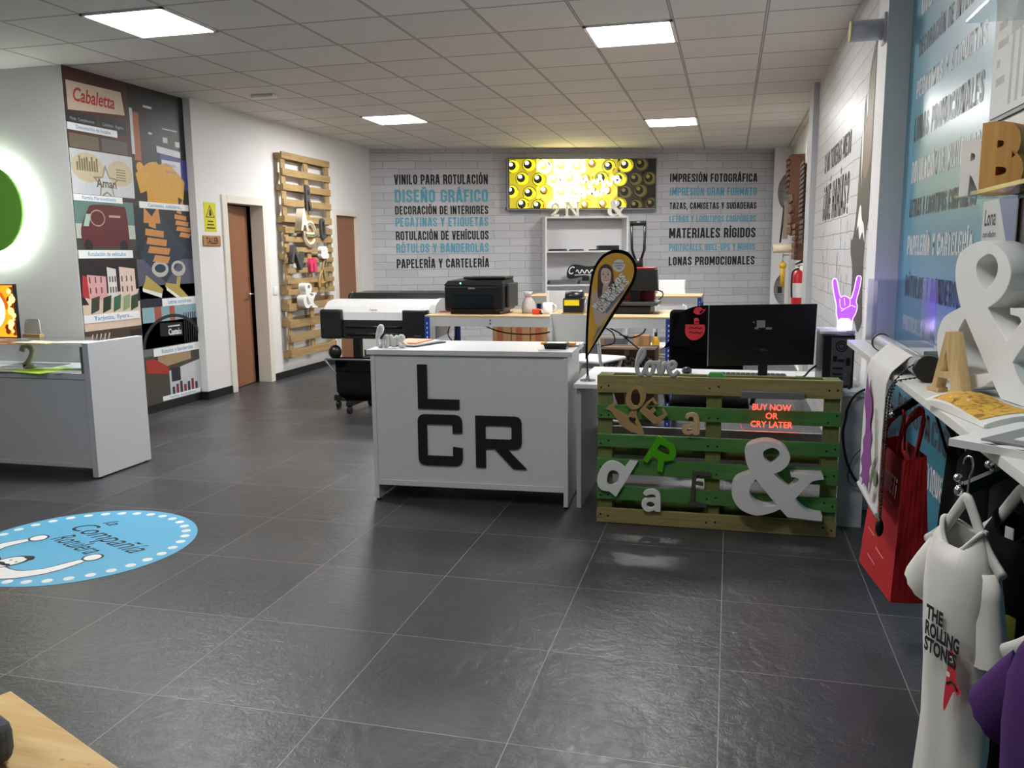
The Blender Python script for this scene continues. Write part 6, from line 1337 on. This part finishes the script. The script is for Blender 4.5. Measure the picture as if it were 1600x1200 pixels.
# ---- T-shirts on hangers
def shirt(label, c, th, m, hanger, sleeves=True, scale=1.0, prints=None, name='t_shirt', hooked=None, twist=0.0):
    t = thing(name, label, 'shirt', tuple(c), R(th), None)
    Mx = Matrix.Scale(scale, 4)
    rs = []
    for v, hw, hd in ((-.78, .115, .035), (-.7, .113, .04), (-.55, .108, .045), (-.4, .106, .047), (-.3, .105, .047), (-.2, .105, .045), (-.12, .104, .04), (-.07, .09, .033), (-.045, .066, .026)):
        ring_ = []
        for k in range(36):
            a = 2*PI*k/36; fold_ = (1 + .10*math.sin(7*a + v*7)*min(1, max(0, -v-.1)*2.2))
            ring_.append((hw*math.cos(a), hd*math.sin(a)*fold_ + .01*math.sin(v*9), v + (.018*abs(math.cos(a)) if v > -.06 else 0) - (.05*max(0, -math.sin(a))**2 if v > -.05 else 0)))
        rs.append(ring_)
    q = MB().rings(rs, Mx, cap0=False, cap1=False); q.rings([[(x*.97, y*.9, z_) for x, y, z_ in r_] for r_ in rs[::-1]], Mx, cap0=False, cap1=False)
    body_ = build('body', q, m, t, world=False)
    top = rs[-1]
    build('collar', MB().tube([(x*1.0, y*1.0, z_ + .004) for x, y, z_ in top + top[:1]], .0075*scale if scale < 1 else .0075, 8, Mx), m, t, world=False)
    for s in (-1, 1):
        def sl(p, q_, r0, r1):
            p, q_ = Vector(p), Vector(q_); d = (q_-p).normalized(); bb_ = Vector((0, 1, 0)); a_ = d.cross(bb_).normalized(); rr_ = []
            for f in (0, .3, .6, .9, 1): c_ = p.lerp(q_, f) + Vector((0, 0, -.015*f*f)); r_ = r0 + (r1-r0)*f; rr_.append([c_ + a_*r_*math.cos(2*PI*k/20) + bb_*r_*.55*math.sin(2*PI*k/20)*(1 + .08*math.sin(3*k)) for k in range(20)])
            return rr_
        L = sl((s*.07, 0, -.115), (s*(.155 if s < 0 else .115), 0, -.215 if s < 0 else -.31), .048, .05)
        q = MB().rings(L, Mx, cap0=True, cap1=False); q.rings([[c_ + (p-c_)*.93 for p in r_] for r_ in L[::-1] for c_ in [sum(r_, Vector())/20]], Mx, cap0=False, cap1=True)
        build('sleeve', q, m, t, world=False)
    if prints: prints(t, Mx)
    if hanger:
        h = thing('coat_hanger', hanger, 'hanger', tuple(c), R(th), 'white hangers under the shelf')
        hm = mat('hanger_white', 'd5d5cf', .45)
        arms = [(-.13, 0, -.105), (-.075, 0, -.06), (-.022, 0, .015), (0, 0, .04), (.022, 0, .015), (.075, 0, -.06), (.13, 0, -.105)]
        build('hanger_body', MB().tube(arms, .017*scale, 10, Mx, flat=(0, 1, 0, .008), smooth=5), hm, h, world=False)
        hk = hooked or [(0, 0, .05), (.003, 0, .09), (.012, 0, .115), (.004, 0, .14), (-.014, 0, .135), (-.02, 0, .118)]
        build('hook', MB().tube(hk, .0024, 8, Mx, smooth=5), chrome, h, world=False)
    return t
wc = mat('white_cotton', 'e8e6e0', .95, noise=.04, bump=.15, bscale=500)
def stones(t, Mx):
    F_ = Mx @ frame((0, -.057, 0), (1, 0, 0))
    def bodyy(x): return 0
    q = MB().use(ink)
    for i, (s, w_) in enumerate((('THE', .06), ('ROLLING', .12), ('STONES', .115))): q.text(s, .032, w_, bold=.045, M=F_, at=(-.035, -.262 - .04*i, .003))
    q.use(mat('red_print', 'd8303c', .7)).shape([smooth_loop([(.05, -.36), (.055, -.30), (.075, -.325), (.082, -.37), (.1, -.385), (.09, -.40), (.075, -.40), (.05, -.46), (.045, -.43)], 4)], 0, F_, (0, 0, .002))
    q.use(ink).tube([(.052, -.39, .0026), (.07, -.375, .0026), (.09, -.39, .0026)], .0025, 4, F_, smooth=3).use(paper).disc(.062, -.325, .008, F_, .0028, 10).disc(.055, -.365, .007, F_, .0028, 10)
    build('print', q, None, t, world=False)
shirt('white T-shirt with black and red band print hanging at the right under the shelf', Vector((.475, 1.82, .905)), -66, wc, 'white hanger carrying the white printed T-shirt', prints=stones, scale=.86)
def tagp(t, Mx):
    q = MB().box(-.012, .012, -.03, -.028, -.08, -.045, M=Mx); build('neck_label', q, paper, t, world=False)
    build('price_tag', MB().box(.02, .06, -.052, -.05, -.30, -.24, M=Mx), mat('tag_olive', '9aa02a', .6), t, world=False)
shirt('black T-shirt with a white neck label right of the white printed T-shirt', Vector((.60, 1.90, .905)), -62, black_cloth, 'white hanger carrying the black T-shirt with the neck label', prints=tagp, scale=.9)
pc = mat('purple_cotton', '4a2368', .95, noise=.1, nscale=80, bump=.15, bscale=500)
def pp(t, Mx):
    q = MB().shape([smooth_loop([(.0, -.27, 1), (.03, -.3), (.08, -.31), (.08, -.5), (0, -.5)], 3)], 0, Mx @ frame((0, -.052, 0), (1, 0, 0))); build('print', q, paper, t, world=False)
shirt('purple T-shirt with a white print, nearest garment at the lower right corner', Vector((.487, 1.29, .905)), -66, pc, 'white hanger carrying the purple T-shirt', prints=pp, scale=.95)
for i, (x, y, lb, w_) in enumerate([(.66, 2.45, 'black garment hanging behind the red bag, left of the other black garments', .13), (.66, 2.15, 'black garment with a faint print hanging behind the white T-shirt', .13), (.74, 2.0, 'black garment hanging deepest under the shelf behind the black T-shirt', .15)]):
    q = MB(); q.rings([[(x + .04*math.cos(a)*(1+.2*math.sin(4*a+i)), y + w_*math.sin(a), .18 + .74*f) for a in [2*PI*k/24 for k in range(24)]] for f in (0, .3, .6, .9)] + [[(x + .02*math.cos(a), y + w_*.5*math.sin(a), .9) for a in [2*PI*k/24 for k in range(24)]]])
    q.cyl((x, y, .9), (x, y, 1.004), .003)
    tag(build('hanging_garment', q, black_cloth, None, (x, y, .18)), lb, 'clothes', 'dark garments under the shelf')
# ---- posters and glass shelves
def poster(label, y0, y1, z0, z1, m, frame_=False):
    t = thing('poster', label, 'poster', (.864, (y0+y1)/2, z0))
    build('sheet', MB().box(.860, .8645, y1, y0, z0, z1), m, t)
    if frame_:
        q = MB()
        for a in ((y1, y0, z0, z0+.012), (y1, y0, z1-.012, z1), (y0-.012, y0, z0, z1), (y1, y1+.012, z0, z1)): q.box(.852, .8645, *a)
        build('poster_frame', q, black, t)
    return t
FO = frame((.8595, 3.37, 0), (0, -1, 0))
t = poster('white poster with grey columns behind the upper glass shelf', 3.37, 2.4, 1.878, 2.8, paper)
q = MB().use(mat('poster_grey', 'b9bab8', .6))
for k in range(5): q.poly([(.20 + .07*k, 1.9), (.225 + .07*k, 1.9), (.23 + .07*k, 2.12), (.205 + .07*k, 2.12)], FO)
q.rect(.19, 2.12, .55, 2.17, FO).poly([(.22, 2.17), (.5, 2.17), (.4, 2.4), (.3, 2.4)], FO)
for k, w_ in enumerate((.13, .16, .05, .14)): q.rect(.05, 2.16 - .06*k, .05 + w_*.7, 2.185 - .06*k, FO)
build('print', q, None, t)
poster('grey poster in a thin black frame above the lower glass shelf', 3.37, 2.4, 1.62, 1.87, mat('poster_mid_grey', '8d8c88', .3), True)
t = poster('white poster reading Lona below the lower glass shelf', 3.36, 2.97, 1.1, 1.60, mat('poster_pale', 'c9ccd0', .4))
q = MB().use(ink).text('Lona', .055, .13, bold=.01, M=FO, at=(.04, 1.515, 0)).text('con ollados', .022, .15, M=FO, at=(.03, 1.475, 0)).text('desde', .018, .06, M=FO, at=(.06, 1.42, 0)).rect(.075, 1.385, .12, 1.395, FO)
q.use(mat('poster_slate', '6e7da6', .4)).poly([(.19, 1.6), (.385, 1.6), (.385, 1.46), (.3, 1.455)], FO, .0004)
build('print', q, None, t)
poster('dark framed panel beside the Lona poster at the right edge', 2.96, 2.4, 1.1, 1.60, mat('poster_dark', '3a3a3a', .4), True)
gl = clear('shelf_glass', 'eef4f4', .1)
def glass_shelf(label, z_):
    t = thing('glass_shelf', label, 'shelf', (.74, 1.9, z_), 0, 'glass shelves on the blue wall')
    build('glass_plate', MB().box(.62, .852, 1.2, 2.73, z_-.010, z_), gl, t)
    for y in (2.5, 1.5): build('bracket', MB().box(.80, .8515, y-.01, y+.01, z_-.03, z_-.0105), grey_metal, t)
glass_shelf('upper glass shelf at the top right corner', 2.07); glass_shelf('lower glass shelf carrying the white R and the wooden B', 1.588)
def gletter(label, s, o, right, h, w_, d, m, bold=.05): return tag(build('display_letter', MB().text(s, h, w_, depth=d, bold=bold, M=frame(o, right)), m, None, o), label, 'letter', None)
gletter('white letter R on the lower glass shelf, left of the wooden B', 'R', (.64, 2.66, 1.589), (.8, -.6, 0), .13, .085, .06, foam)
gletter('orange-brown wooden letter B on the lower glass shelf', 'B', (.665, 2.55, 1.589), (.8, -.6, 0), .155, .105, .07, wood('orange_wood', 'd09a4e', 'b67f3c', 'Z', .5, 1, knots=False), .06)
gletter('dark brown wooden letter behind the orange B on the lower glass shelf', 'S', (.73, 2.62, 1.589), (.8, -.6, 0), .13, .1, .06, wood('walnut_wood', '6a5038', '84663f', 'Z', .5, 1, knots=False), .06)
gletter('dark grey letter on the upper glass shelf, cut by the top edge', 'A', (.66, 2.45, 2.071), (.7, -.7, 0), .2, .16, .05, mat('dark_steel', '4c4e50', .35, .5), .05)
